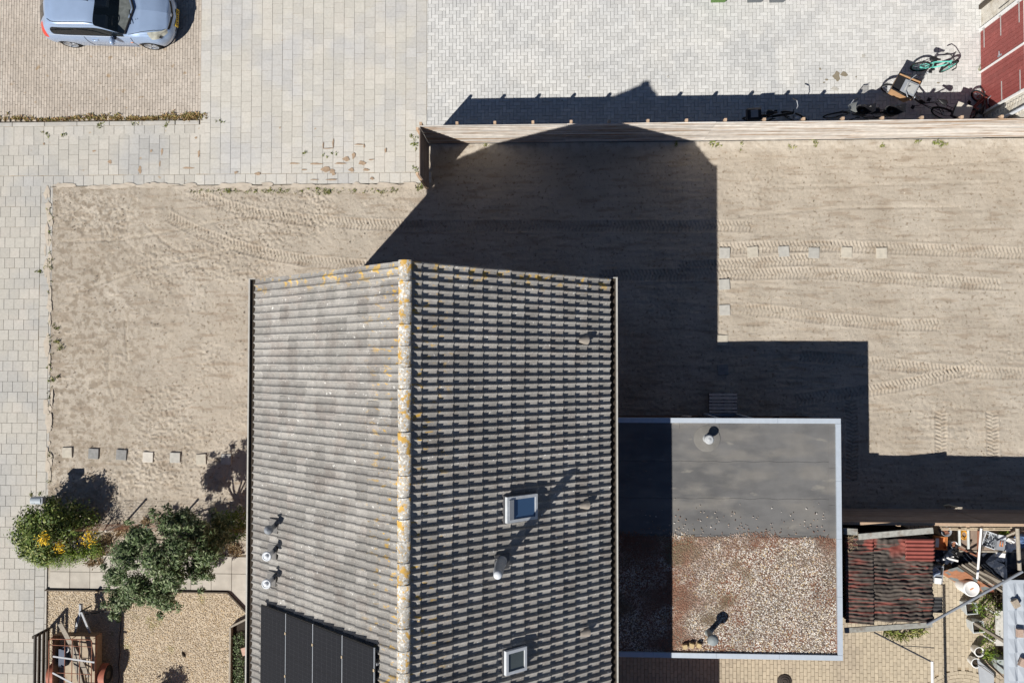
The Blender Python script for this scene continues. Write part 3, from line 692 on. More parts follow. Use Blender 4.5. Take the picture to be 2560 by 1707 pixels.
tag(m.build('hose_ring', mat('pale_hose', (.5, .42, .34), .6), None), 'small coil of pale hose hung on the annex wall', 'hose')
for (px, py), lab in zip(((1712.7, 1615.7), (1729, 1613), (1747, 1613)), ('yellow brick on the roof gravel, left of the three by the roof edge', 'yellow brick on the roof gravel, middle of the three by the roof edge', 'yellow brick on the roof gravel, right of the three by the roof edge')):
    q = P(px, py, AZ+.05); m = MB(); m.box((q.x, q.y, AZ+.035), (.115, .11, .11), rz=rnd.uniform(-.3, .3), top=.94); tag(m.build('brick', mat('yellow_brick', (.50, .38, .21), .9, .15, 30)), lab, 'brick', 'bricks lying on the flat roof')

# ================================================================== FENCES
def board_fence(name, label, a, b, ht, m, post_side, n=12, seg=4.0, gap=.06, post_sp=1.03, post_w=.07, group=None, ph=.05):
    a, b = Vector((*a, 0)), Vector((*b, 0)); d = b-a; L = d.length; u = d/L; nrm = Vector((-u.y, u.x, 0))*post_side
    t = thing(name, label, 'fence', a, 0, group); bh = (ht-gap)/n
    k0 = 0
    ns = max(1, math.ceil(L/seg-.05))
    for s in range(ns):
        s0, s1 = s*seg, min(L, (s+1)*seg)
        wob = rnd.uniform(-.006, .006)
        for k in range(n):
            z = gap+bh*(k+.5); c = a+u*((s0+s1)/2)+nrm*wob
            M = Matrix((u, Vector((-u.y, u.x, 0)), Vector((0, 0, 1)))).transposed().to_4x4() @ Matrix.Rotation(R(-4)*post_side*-1, 4, 'X')
            x = MB(); x.box((c.x, c.y, z), (s1-s0-.006, .021+rnd.uniform(0, .003), bh+.008), M=M); x.build('board', m, t)
    q = post_w/2+.02; k = 0
    while k*post_sp <= L+.05:
        c = a+u*min(L-.04, max(.04, k*post_sp))+nrm*q; x = MB(); x.box((c.x, c.y, (ht+ph)/2), (post_w, post_w, ht+ph), rz=math.atan2(u.y, u.x)); x.build('post', POSTW, t); k += 1
    return t
board_fence('fence', 'long weathered board fence between the paved yard and the sand', (-3.455, 6.40), (13.9, 6.40), 1.8, FWOOD, 1)
board_fence('fence', 'short brown board fence wing at the left end of the long fence', (-3.455, 6.36), (-3.455, 5.05), 1.8, FWOODB, -1, post_sp=1.27, ph=.02)
board_fence('fence', 'dark brown board fence between the sand and the cluttered yard', (7.42, -4.17), (14.2, -4.17), 2.0, FWOODB, -1, post_sp=1.75, post_w=.09, ph=-.06)
m = MB(); m.beam((7.42, -4.20, 2.02), (14.2, -4.20, 2.02), .07, .025); o = m.build('cap_rail', POSTW, bpy.data.objects['fence.002'])

# ================================================================== GARAGE
GXF = 12.47
gar = thing('garage', 'white painted brick garage with red double doors and long white hinges', 'garage', (GXF+2, 9, 0))
m = MB(); m.box((GXF+2.6, 9.6, 1.3), (5.1, 6.3, 2.6)); m.build('wall', WBRICK, gar)
bv, bf = brick_mesh('b', .205, .060, .04, .004)
DY0, DY1, DZ = 7.13, 9.46, 2.12
its = []
for r in range(39):
    for c in range(31):
        y = 6.66+.212*c+(.106 if r % 2 else 0); z = .035+.0665*r
        if DY0-.16 < y < DY1+.16 and z < DZ+.12: continue
        if y > 12.7: continue
        its.append((y, z))
V = []; F = []
for k, (y, z) in enumerate(its):
    q = np.stack([-bv[:, 2]*-1+GXF+.035, bv[:, 0]*-1+y, bv[:, 1]+z], 1); V.append(q); F.append(bf+k*len(bv))
vv = np.concatenate(V)-np.array(gar.location); vv[:, 0] = 2*(GXF+.02-gar.location.x)-vv[:, 0]
stuff(link('bricks', mesh_np('bricks', vv, np.concatenate(F)), WBRICK, gar))
GF = GXF-.005
for nm, bx in (('door_frame', [((GF, DY1+.05, DZ/2), (.09, .10, DZ)), ((GF, DY0-.035, DZ/2), (.07, .05, DZ)), ((GF, (DY0+DY1)/2, DZ+.05), (.09, DY1-DY0+.2, .11))]),):
    m = MB()
    for c, d in bx: m.box(c, d)
    m.build(nm, WHITE, gar)
mid = (DY0+DY1)/2
for sgn, lab in ((1, 'north'), (-1, 'south')):
    y0, y1 = (mid+.01, DY1-.01) if sgn > 0 else (DY0, mid-.03)
    m = MB(); m.box((GF+.02, (y0+y1)/2, DZ/2), (.03, y1-y0, DZ-.04)); door = m.build('door', RED, gar)
    def sub(mb, nm, mt):
        p = mb.build(nm, mt); p.parent = door; p.location = -gar.location
    for k in range(9):
        w_ = (y1-y0)/9; p = MB(); p.box((GF-.012+rnd.uniform(0, .004), y0+w_*(k+.5), DZ/2), (.03, w_-.008, DZ-.04)); sub(p, 'plank', RED)
    for z in (.22, 1.05, 1.9):
        h_ = MB(); ye = y1 if sgn > 0 else y0; h_.box((GF-.034, ye-sgn*.26, z), (.010, .54, .030)); h_.tube([(GF-.04, ye+sgn*.02, z-.05), (GF-.04, ye+sgn*.02, z+.05)], .018); sub(h_, 'hinge', mat('hinge_grey', (.42, .41, .40), .6))
    if sgn > 0:
        h_ = MB(); h_.box((GF-.035, y0+.09, .98), (.02, .05, .16)); h_.tube([(GF-.05, y0+.09, 1.02), (GF-.07, y0+.09, 1.02), (GF-.07, y0+.2, 1.02)], .012); sub(h_, 'handle', STEEL)
m = MB(); m.box((GF-.04, mid-.01, DZ/2), (.03, .05, DZ)); m.build('door_strip', WHITE, gar)
m = MB(); m.box((GXF+2.6, 9.6, 2.66), (5.4, 6.6, .12)); m.build('roof', BITU, gar)
m = MB(); m.box((GXF-.13, 9.6, 2.66), (.06, 6.7, .18)); m.build('fascia', WHITE, gar)
m = MB(); m.tube([(GXF-.06, 6.62, 2.6), (GXF-.06, 6.62, .05)], .045, 10); m.build('downpipe', WHITEP, gar)
m = MB(); m.box((GXF-.03, 10.17, 1.25), (.06, .12, 2.5)); m.build('dark_post', WOODD, gar)
m = MB(); m.box((GXF-.03, 9.7, 1.2), (.012, .012, .5)); m.build('conduit', DARK, gar)

# ================================================================== CAR
def crom(a, t):
    """Catmull-Rom along axis 0 of array a at parameter values t"""
    n = len(a); i = np.clip(np.floor(t).astype(int), 0, n-2); f = (t-i)[:, None, None]
    g = lambda k: a[np.clip(k, 0, n-1)]
    p0, p1, p2, p3 = g(i-1), g(i), g(i+1), g(i+2)
    return .5*((2*p1)+(-p0+p2)*f+(2*p0-5*p1+4*p2-p3)*f*f+(-p0+3*p1-3*p2+p3)*f**3)
rings = np.array([
 [(.06, 0, .28), (-.02, 0, .45), (.0, 0, .64), (.06, 0, .92), (.26, 0, 1.16), (.47, 0, 1.37), (.56, 0, 1.42)],
 [(.12, .54, .28), (.06, .58, .45), (.07, .57, .64), (.13, .53, .92), (.33, .46, 1.17), (.53, .37, 1.37), (.58, 0, 1.43)],
 [(.30, .74, .26), (.24, .79, .45), (.24, .80, .70), (.30, .745, .95), (.50, .615, 1.26), (.66, .51, 1.39), (.68, 0, 1.445)],
 [(.80, .79, .23), (.80, .825, .45), (.80, .84, .70), (.80, .80, .94), (.85, .665, 1.30), (.85, .57, 1.42), (.85, 0, 1.475)],
 [(1.40, .79, .22), (1.40, .825, .45), (1.40, .84, .70), (1.40, .80, .92), (1.40, .665, 1.31), (1.38, .57, 1.43), (1.38, 0, 1.485)],
 [(2.0, .79, .22), (2.0, .825, .45), (2.0, .84, .70), (2.0, .80, .905), (1.94, .655, 1.29), (1.86, .565, 1.41), (1.90, 0, 1.465)],
 [(2.5, .79, .22), (2.5, .825, .45), (2.5, .835, .68), (2.5, .79, .895), (2.30, .68, 1.13), (2.24, .60, 1.25), (2.38, 0, 1.29)],
 [(2.85, .79, .22), (2.85, .82, .45), (2.85, .83, .67), (2.85, .77, .88), (2.70, .715, .955), (2.70, .65, .985), (2.92, 0, 1.02)],
 [(3.12, .78, .22), (3.12, .815, .45), (3.12, .82, .66), (3.12, .75, .855), (3.08, .69, .905), (3.08, .56, .945), (3.14, 0, .985)],
 [(3.46, .75, .22), (3.48, .79, .44), (3.48, .79, .63), (3.46, .71, .80), (3.46, .63, .845), (3.47, .47, .875), (3.52, 0, .91)],
 [(3.63, .65, .22), (3.68, .68, .42), (3.66, .67, .58), (3.62, .60, .72), (3.67, .54, .76), (3.70, .40, .785), (3.76, 0, .82)],
 [(3.78, .43, .22), (3.85, .45, .42), (3.83, .45, .57), (3.78, .41, .68), (3.79, .39, .725), (3.79, .28, .755), (3.80, 0, .785)],
 [(3.87, 0, .22), (3.94, 0, .42), (3.92, 0, .56), (3.88, 0, .66), (3.85, 0, .70), (3.83, 0, .735), (3.805, 0, .78)]], float)
rp, fpv = P(183, 121, -.03), P(400, 127, -.03)
car = thing('parked_car', 'silver blue three door hatchback parked on the brick bay', 'car', (0, 0, 0))
NU, NV = 240, 84
S = crom(rings, np.linspace(0, len(rings)-1, NU+1))
S = np.transpose(crom(np.transpose(S, (1, 0, 2)), np.linspace(0, 6, NV+1)), (1, 0, 2))
S[:, :, 1] = np.maximum(S[:, :, 1], 0); S[:, -1, 1] = 0; S[0, :, 1] = 0; S[-1, :, 1] = 0
uu, vv = np.meshgrid((np.arange(NU)+.5)/NU*(len(rings)-1), (np.arange(NV)+.5)/NV*6, indexing='ij')
C = (S[:-1, :-1]+S[1:, :-1]+S[1:, 1:]+S[:-1, 1:])/4
reg = np.zeros((NU, NV), int)                       # 0 body 1 side glass 2 windscreen 3 rear window 4 headlight 5 tail light 6 pillar 7 grille 8 gone
cx, cyy, cz = C[..., 0], C[..., 1], C[..., 2]
top_line = 3.84
side = (vv > 3.17) & (vv < top_line) & (cx > .52) & (cx < 2.62) & (uu < 6.9) & (uu > 2)
side &= cx > .54+.22*(1-np.sqrt(np.clip(1-((vv-3.40)/.49)**2, 0, 1)))
reg[side] = 1
reg[side & (cx > 1.28+.20*(3.9-vv)*0) & (np.abs(cx-(1.42-.16*(vv-3.1))) < .045)] = 6
ws = (uu > 5.18) & (vv > 4.45)
ws &= (uu < 6.93-.10*(vv > 5.6))
reg[ws] = 2
reg[(uu < .85) & (vv > 3.15) & (vv < 4.75)] = 3
reg[(cx > 3.26+(4.6-vv)*.04) & (cx < 3.76) & (vv > 2.5) & (vv < 4.45) & (cyy > .44) & (cx-3.24 > (cyy-.66)*1.1)] = 4
reg[(uu > .95) & (uu < 2.2) & (vv > 2.45) & (vv < 3.9) & (cx < .36)] = 5
reg[(uu > 10.75) & (vv > 2.55) & (vv < 3.75) & (cyy < .42)] = 7
reg[(uu > 11.2) & (vv > .6) & (vv < 1.15) & (cyy < .6)] = 7
for wx in (.66, 3.12): reg[((cx-wx)**2+(cz-.29)**2 < .345**2) & (vv < 2.4)] = 8
def car_part(name, sel, m, parent, split=False, smooth=True):
    q = np.argwhere(sel); nu = NV+1
    f = np.stack([q[:, 0]*nu+q[:, 1], (q[:, 0]+1)*nu+q[:, 1], (q[:, 0]+1)*nu+q[:, 1]+1, q[:, 0]*nu+q[:, 1]+1], 1)
    us, inv = np.unique(f, return_inverse=True); f = inv.reshape(-1, 4)
    v = S.reshape(-1, 3)[us]; v2 = v*np.array([1, -1, 1])
    V = np.concatenate([v, v2]); F = np.concatenate([f[:, ::-1], f+len(v)])
    if split:
        link(name, mesh_np(name, v, f[:, ::-1], smooth), m, parent); return link(name, mesh_np(name, v2, f, smooth), m, parent)
    return link(name, mesh_np(name, V, F, smooth), m, parent)
body = car_part('body', reg == 0, CARP, car)
car_part('side_window', (reg == 1) & (cx > 1.35), CGLASS, car, True); car_part('quarter_window', (reg == 1) & (cx <= 1.35), CGLASS, car, True); car_part('windscreen', reg == 2, CGLASSW, car); car_part('rear_window', reg == 3, CGLASS, car)
car_part('headlight', reg == 4, mat('headlight_lens', (.42, .42, .36), .15, .25, 9, spec=.8, coat=.6), car, True)
car_part('tail_light', reg == 5, mat('tail_light_lens', (.55, .03, .015), .2, .2, 12, spec=.6, coat=.5), car, True)
car_part('pillar_trim', reg == 6, DARK, car, True); car_part('grille', reg == 7, DARK, car)
def spt(u, v):
    i, j = int(round(u/(len(rings)-1)*NU)), int(round(v/6*NV)); return S[min(i, NU), min(j, NV)]
def seam(name, uvs, m=DARK, r=.007, parent=car):
    for sg in (1, -1):
        x = MB(); x.tube([(p[0], p[1]*sg, p[2]+.001) for p in (spt(*q) for q in uvs)], r, 5); x.build(name, m, parent, False)
lin = lambda a, b, n=14: np.linspace(a, b, n)
seam('roof_seam', [(u, 4.92) for u in lin(1.6, 5.15, 30)], r=.010)
seam('bonnet_seam', [(u, 4.75-.25*abs(u-8.5)/2) for u in lin(7.2, 10.4, 24)], r=.008)
seam('door_seam', [(4.05, v) for v in lin(.6, 3.05)]+[(u, .6) for u in lin(4.2, 6.6)]+[(6.75, v) for v in lin(.6, 2.9)], r=.009)
seam('window_moulding', [(u, 3.06) for u in lin(2.3, 6.9, 30)], STEEL, .008)
seam('screen_edge', [(u, 4.42) for u in lin(5.2, 6.9, 20)], DARK, .010)
x = MB(); x.tube([(p[0]+.02, sg*p[1], p[2]+.012) for sg, p in [(-1, spt(6.97, v)) for v in lin(4.5, 5.95)]+[(1, spt(6.97, v)) for v in lin(5.95, 4.5)]], .028, 6); x.build('cowl', DARK, car, False)
for y0 in (.12, -.45):
    x = MB(); a, b = Vector((2.86, y0, 1.035)), Vector((2.80, y0+.42, 1.04)); x.tube([a, b], .011, 5); x.build('wiper', DARK, car, False)
x = MB(); x.tube([(2.98, -.3, 1.02), (3.0, -.3, 1.03)], .012, 6); x.build('washer_jet', DARK, car, False); x = MB(); x.tube([(2.98, .3, 1.02), (3.0, .3, 1.03)], .012, 6); x.build('washer_jet', DARK, car, False)
x = MB(); x.tube([(1.83, 0, 1.47), (1.80, 0, 1.50), (1.45, 0, 1.66)], .008, 6, r2=.004); x.build('aerial', DARK, car, False)
for sg in (1, -1):
    x = MB(); x.lathe([(0, -.07), (.05, -.065), (.075, -.02), (.075, .03), (.05, .06), (0, .065)], 12, (2.30, sg*.93, .96), M=Matrix.Rotation(math.pi/2, 4, 'X') @ Matrix.Diagonal((.95, 1.3, 1.7, 1))); x.build('mirror', CARP, car, False)
    x = MB(); x.tube([(2.38, sg*.80, .92), (2.33, sg*.88, .94)], .03, 8); x.build('mirror_arm', DARK, car, False)
    x = MB(); x.tube([(1.60, sg*.845, .80), (1.63, sg*.87, .80), (1.75, sg*.868, .80), (1.78, sg*.845, .80)], .013, 6); x.build('door_handle', CARP, car, False)
    x = MB(); x.box((2.72, sg*.836, .66), (.07, .012, .03)); x.build('side_indicator', mat('amber', (.7, .2, .02), .3), car, False)
    for wx in (.66, 3.12):
        Mw = Matrix.Rotation(R(90*sg), 4, 'X')
        wc = (wx, sg*.70, .29)
        x = MB(); x.lathe([(.20, -.10), (.26, -.10), (.288, -.075), (.29, 0), (.288, .075), (.26, .10), (.20, .10)], 36, wc, M=Mw); wh = x.build('wheel', RUBBER, car, False)
        x = MB(); sx = -1
        x.lathe([(.20, .085), (.205, .10), (.19, .10), (.18, .06), (.0, .03)], 36, wc, M=Matrix.Rotation(R(-90*sg), 4, 'X'))
        for k in range(5):
            a = 2*math.pi*k/5+.3; x.beam((wx+.03*math.cos(a), sg*.785, .29+.03*math.sin(a)), (wx+.19*math.cos(a), sg*.79, .29+.19*math.sin(a)), .055, .02)
        x.lathe([(0, .095), (.04, .09), (.045, .06)], 16, wc, M=Matrix.Rotation(R(-90*sg), 4, 'X')); ri = x.build('rim', mat('alloy', (.55, .57, .6), .3, .05, 10, metal=.7), None); ri.parent = wh
        x = MB(); x.lathe([(.345, .13), (.345, -.30), (.0, -.30)], 30, (wx, sg*.62, .29), M=Matrix.Rotation(R(-90*sg), 4, 'X')); x.build('wheel_arch', RUBBER, car, False)
x = MB(); x.box((3.90, 0, .47), (.02, .52, .11), M=Matrix.Rotation(R(-14), 4, 'Y')); x.v = [p+Vector((.035, 0, 0)) for p in x.v]; pl = x.build('number_plate', mat('plate_yellow', (.62, .40, .03), .5, .05, 10), car, False)
x = MB()
for k, wy in enumerate((-.19, -.13, -.05, .01, .07, .15, .20)): x.box((3.948, wy, .475), (.012, .028, .06), M=Matrix.Rotation(R(-14), 4, 'Y'))
x = x.build('plate_marks', DARK, None); x.parent = pl
x = MB(); x.lathe([(.0, .02), (.05, .015), (.06, 0)], 18, (3.86, 0, .69), M=Matrix.Rotation(R(70), 4, 'Y') @ Matrix.Diagonal((.55, 1, 1, 1))); x.build('badge', STEEL, car, False)
x = MB()
x.box((1.95, 0, .55), (3.3, 1.4, .35)); x.build('interior', DARK, car, False); x = MB(); x.box((2.62, 0, .84), (.42, 1.36, .12)); x.build('dashboard', mat('grey_dash', (.42, .46, .45), .8, .3, 7), car, False); x = MB(); x.tube([(2.28+.05*math.sin(a), -.36+.18*math.cos(a), .92+.16*math.sin(a)) for a in [6.283*i/16 for i in range(16)]], .015, 6, True); x.build('steering_wheel', DARK, car, False)
for sg in (1, -1):
    x = MB(); x.box((1.75, sg*.36, .80), (.5, .46, .14)); x.box((1.45, sg*.36, 1.0), (.14, .44, .55), M=Matrix.Rotation(R(-12), 4, 'Y')); x.build('seat', mat('grey_seat', (.45, .47, .48), .9), car, False)
ang = math.atan2(fpv.y-rp.y, fpv.x-rp.x)
ctr = (rp+fpv)/2; car.rotation_euler = (0, 0, ang)
offs = Matrix.Rotation(ang, 3, 'Z') @ Vector(((.66+3.12)/2, -.80, 0)); car.location = (ctr.x-offs.x, ctr.y-offs.y, -.035)

# ================================================================== BICYCLES
def arc_pts(c, r, a0, a1, n=14): return [(c[0]+r*math.cos(R(a0+(a1-a0)*i/n)), c[1], c[2]+r*math.sin(R(a0+(a1-a0)*i/n))) for i in range(n+1)]
def bicycle(label, loc, head, wr=.34, wb=1.08, col=DARK, rim=STEEL, lean=0, steer=0, grip=.62, saddle=.98, frame_r=.018, sport=False, carrier=True, guards=True, group=None, tyre=.022, seat_col=DARK):
    t = thing('bicycle', label, 'bicycle', loc, 0, group)
    t.rotation_euler = (R(lean), 0, head)
    def wheel(x, M=None):
        q = M or Matrix.Identity(4)
        m = MB(); m.tube([q @ Vector((x+wr*math.cos(a), 0, wr+wr*math.sin(a)))for a in [2*math.pi*i/28 for i in range(28)]], tyre, 7, True); wo = m.build('wheel', RUBBER, t, False)
        m = MB(); m.tube([q @ Vector((x+(wr-.035)*math.cos(a), 0, wr+(wr-.035)*math.sin(a))) for a in [2*math.pi*i/28 for i in range(28)]], .011, 5, True); m.tube([q @ Vector((x, -.045, wr)), q @ Vector((x, .045, wr))], .024, 8); ro = m.build('rim', rim); ro.parent = wo
        m = MB()
        for k in range(14): a = 2*math.pi*k/14; m.tube([q @ Vector((x, .03*(-1)**k, wr)), q @ Vector((x+(wr-.04)*math.cos(a), 0, wr+(wr-.04)*math.sin(a)))], .0028, 4)
        so_ = m.build('spokes', STEEL); so_.parent = wo
    k = wr/.34
    hd0, hd1 = Vector((wb-.10*k, 0, wr+.30*k)), Vector((wb-.19*k, 0, wr+.52*k)); bb = Vector((.44*wb, 0, wr-.04)); st = Vector((.27*wb, 0, saddle-.10)); rw = Vector((0, 0, wr)); fw = Vector((wb, 0, wr))
    Ms = Matrix.Translation(hd0) @ Matrix.Rotation(R(steer), 4, 'Z') @ Matrix.Translation(-hd0)
    wheel(0); wheel(wb, Ms)
    m = MB(); m.tube([bb, st], frame_r); m.tube([st*.25+bb*.75 if not sport else bb.lerp(st, .85), hd1.lerp(hd0, .2)], frame_r*1.15); m.tube([bb, hd0], frame_r*1.3); m.tube([hd0, hd1], frame_r*1.3)
    for s in (-1, 1): m.tube([rw+Vector((0, .05*s, 0)), bb], .010, 6); m.tube([rw+Vector((0, .05*s, 0)), bb.lerp(st, .8)], .009, 6)
    m.build('frame', col, t, False)
    m = MB()
    for s in (-1, 1): m.tube([Ms @ (hd0+Vector((0, .05*s, 0))), Ms @ (fw+Vector((0, .05*s, 0)))], .012, 6)
    m.tube([Ms @ hd1, Ms @ (hd1+Vector((-.03, 0, .12*k)))], .014, 6); m.build('fork', col, t, False)
    hb = hd1+Vector((-.02, 0, .14*k)); g = grip/2; m = MB()
    m.tube([Ms @ (hb+Vector(p)) for p in ((-.16, g, .02), (-.04, g*.95, .03), (.05, g*.5, 0), (.05, 0, 0), (.05, -g*.5, 0), (-.04, -g*.95, .03), (-.16, -g, .02))], .012, 7); m.build('handlebar', STEEL if not sport else DARK, t, False)
    m = MB()
    for s in (-1, 1): m.tube([Ms @ (hb+Vector((-.17, g*s, .02))), Ms @ (hb+Vector((-.05, g*.96*s, .03)))], .018, 7)
    m.build('grips', DARK, t, False)
    m = MB(); sp = Vector((.24*wb, 0, saddle)); vs = []
    for x, w_, z in ((-.14, .05, .0), (-.10, .09, .015), (0, .075, .01), (.08, .03, .0), (.15, .018, -.005)):
        for i in range(8): a = 2*math.pi*i/8; vs.append(sp+Vector((x, w_*math.cos(a), z+.03*math.sin(a))))
    m.add(vs, [(r*8+i, r*8+(i+1) % 8, r*8+8+(i+1) % 8, r*8+8+i) for r in range(4) for i in range(8)]+[tuple(range(8))[::-1], tuple(range(32, 40))], True); m.tube([st, sp], .013, 6); m.build('saddle', seat_col, t, False)
    m = MB(); m.lathe([(.09*k, -.004), (.09*k, .004), (0, .004)], 18, bb+Vector((0, -.06, 0)), M=Matrix.Rotation(math.pi/2, 4, 'X'))
    m.build('chainring', DARK, t, False); m = MB()
    m.tube([bb+Vector(p) for p in ((-.13*k, -.10, .1*k), (-.02, -.08, .015), (0, -.06, 0), (0, .06, 0), (.02, .08, -.015), (.13*k, .10, -.1*k))], .009, 5); m.build('crank', DARK, t, False)
    for s in (-1, 1): m = MB(); m.box(bb+Vector((.13*s*k, .15*s, -.1*s*k)), (.09, .10, .022)); m.build('pedal', DARK, t, False)
    if guards:
        for x, a0, a1, MM in ((0, 10, 200, Matrix.Identity(4)), (wb, 30, 190, Ms)):
            m = MB(); m.tube([MM @ Vector(p) for p in arc_pts((x, 0, wr), wr+.035, a0, a1)], .020, 5); m.build('mudguard', col, t, False)
    if carrier:
        m = MB()
        for s in (-1, 1): m.tube([(.16, .06*s, 2*wr+.09), (-.30, .07*s, 2*wr+.09), (-.02, .06*s, wr)], .008, 5)
        for x in (-.28, -.15, 0, .12): m.tube([(x, -.07, 2*wr+.09), (x, .07, 2*wr+.09)], .007, 5)
        m.build('carrier', DARK, t, False)
    m = MB(); m.tube([bb+Vector((-.12, .03, -.02)), (bb.x-.2, .20, .01)], .009, 5); m.build('kickstand', STEEL, t, False)
    return t
TEAL = mat('teal_paint', (.12, .50, .42), .4, .1, 15)
a, b = P(2291, 177), P(2362, 180)
bicycle("child's bicycle with teal frame and rims standing on the sunny pavers", (a.x, a.y, 0), math.atan2(b.y-a.y, b.x-a.x), wr=.255, wb=(b-a).length, col=TEAL, rim=TEAL, lean=-6, steer=28, grip=.50, saddle=.70, sport=True, carrier=False, guards=False, tyre=.026)
a = P(1882, 309)
bi = bicycle('dark city bicycle in the fence shade, leftmost of the parked bicycles', (a.x, 7.0, 0), R(3), lean=7, steer=-25, grip=.5)
m = MB(); m.box((-.22, 0, .90), (.36, .30, .24), top=1.05); m.build('rear_bag', DARK, bi, False); m = MB(); m.box((-.22, 0, 1.025), (.2, .2, .012)); m.build('bag_top', GREYP, bi, False)
m = MB(); m.box((.93, -.18, 1.06), (.07, .05, .06)); m.build('headlamp', WHITEP, bi, False)
a = P(2130, 305)
bi = bicycle('black bicycle with windscreen and child seats in the fence shade', (P(2175, 300).x, 7.02, 0), R(178), lean=-6, steer=8, wr=.34, grip=.5)
m = MB(); vs = []
for i in range(7):
    for j in range(6):
        a_ = R(-55+110*i/6); vs.append((.92+.10*math.cos(a_)-.02*j, .17*math.sin(a_), 1.02+.075*j))
m.add(vs, [(i*6+j, i*6+6+j, i*6+7+j, i*6+j+1) for i in range(6) for j in range(5)], True); m.build('windscreen', mat('clear_plastic', (.35, .37, .36), .15, .05, 5, alpha=.45), bi, False)
def childseat(x, z, t, nm='child_seat'):
    m = MB(); m.lathe([(.02, 0), (.15, .02), (.17, .12), (.15, .24), (.13, .25), (.12, .1), (0, .06)], 18, (x, 0, z), M=Matrix.Diagonal((1.15, .95, 1, 1))); m.box((x-.15, 0, z+.38), (.05, .26, .42), M=Matrix.Rotation(R(-12), 4, 'Y'), top=.8); m.build(nm, mat('gloss_black', (.015, .015, .018), .2, .05, 5, coat=.5), t, False)
childseat(.60, .80, bi); childseat(-.20, .80, bi)
# cargo bicycle
ca = P(2232, 238); cb_ = P(2345, 292); hd = math.atan2(ca.y-cb_.y, ca.x-cb_.x)
t = bicycle('cargo bicycle with tan and black front box, half in the sun', (cb_.x, cb_.y, 0), hd, wr=.33, wb=1.55, lean=-3, steer=6, grip=.66, col=DARK)
TAN = mat('tan_canvas', (.50, .30, .16), .85, .15, 12)
m = MB(); z0, z1 = .42, .92; xa, xb = 1.16, 1.66
m.add([(xa, -.24, z0), (xb, -.20, z0), (xb, .20, z0), (xa, .24, z0), (xa-.06, -.28, z1), (xb+.08, -.24, z1), (xb+.08, .24, z1), (xa-.06, .28, z1)], [(3, 2, 1, 0), (0, 1, 5, 4), (1, 2, 6, 5), (2, 3, 7, 6), (3, 0, 4, 7)]); m.build('front_box', TAN, t, False); m = MB(); m.box(((xa+xb)/2+.02, 0, z1-.10), (xb-xa+.06, .44, .02)); m.build('box_liner', DARK, t, False)
m = MB(); m.tube([(xa-.06, -.28, z1), (xb+.08, -.24, z1), (xb+.08, .24, z1), (xa-.06, .28, z1)], .022, 7, True); m.build('box_rim', DARK, t, False)
m = MB(); m.box((1.30, 0, z1-.06), (.40, .36, .05), M=Matrix.Rotation(R(6), 4, 'Y')); m.build('box_seat', GREYP, t, False); m = MB(); m.box((1.28, 0, z1-.02), (.28, .26, .03), M=Matrix.Rotation(R(6), 4, 'Y')); m.build('seat_pad', mat('seat_pad_grey', (.36, .37, .37), .7, .1, 12), t, False)
m = MB(); m.box((-.24, 0, .88), (.38, .36, .22)); m.build('rear_crate', DARK, t, False); m = MB(); m.box((-.24, 0, 1.0), (.42, .40, .02), rz=.1); m.build('crate_lid', mat('pale_lid', (.50, .46, .40), .7, .08, 8), t, False)
for s in (-1, 1):
    m = MB(); m.tube([(1.28-.12, .30*s, 1.12), (1.18, .36*s, 1.30)], .006, 5); m.lathe([(0, -.01), (.05, 0), (0, .01)], 12, (1.18, .37*s, 1.33), M=Matrix.Rotation(R(80), 4, 'Y')); m.build('mirror', ZINC, t, False)
# small red bicycle by the garage
a = P(2411, 287); b = P(2425, 250); RB = mat('dull_red_paint', (.30, .07, .05), .5, .15, 12)
bicycle("small red child's bicycle in the shade by the garage", (a.x, a.y-.05, 0), math.atan2(b.y-a.y, b.x-a.x)-.1, wr=.19, wb=.62, col=RB, rim=RB, lean=22, steer=70, grip=.42, saddle=.52, carrier=False, guards=False, tyre=.024)

# ---- wheelie bins at the top edge
def bin_(label, px, col):
    q = P(px, 7, 0); t = thing('wheelie_bin', label, 'bin', (q.x, q.y+.19, 0), 0, 'wheelie bins on the herringbone yard')
    m = MB(); m.add([(-.20, -.22, .06), (.20, -.22, .06), (.20, .25, .06), (-.20, .25, .06), (-.26, -.30, 1.0), (.26, -.30, 1.0), (.26, .30, 1.0), (-.26, .30, 1.0)], [(3, 2, 1, 0), (4, 5, 6, 7), (0, 1, 5, 4), (1, 2, 6, 5), (2, 3, 7, 6), (3, 0, 4, 7)]); m.build('body', col, t, False)
    m = MB(); m.box((0, 0, 1.03), (.57, .66, .05)); m.box((0, -.02, 1.065), (.48, .52, .04), top=.85); m.build('lid', col, t, False)
    m = MB(); m.tube([(-.22, .36, 1.0), (.22, .36, 1.0)], .015); m.build('handle', DARK, t, False)
    for s in (-1, 1): m = MB(); m.lathe([(0, -.03), (.10, -.03), (.10, .03), (0, .03)], 16, (.24*s, .24, .10), M=Matrix.Rotation(R(90), 4, 'Y')); m.build('wheel', RUBBER, t, False)
bin_('green wheelie bin, leftmost of the three at the top edge', 1793, mat('bin_green', (.10, .20, .05), .5)); bin_('grey wheelie bin between the green bin and another grey bin', 1884, mat('bin_grey', (.13, .145, .16), .5)); bin_('grey wheelie bin, rightmost of the three at the top edge', 1939, mat('bin_grey', (.13, .145, .16), .5))

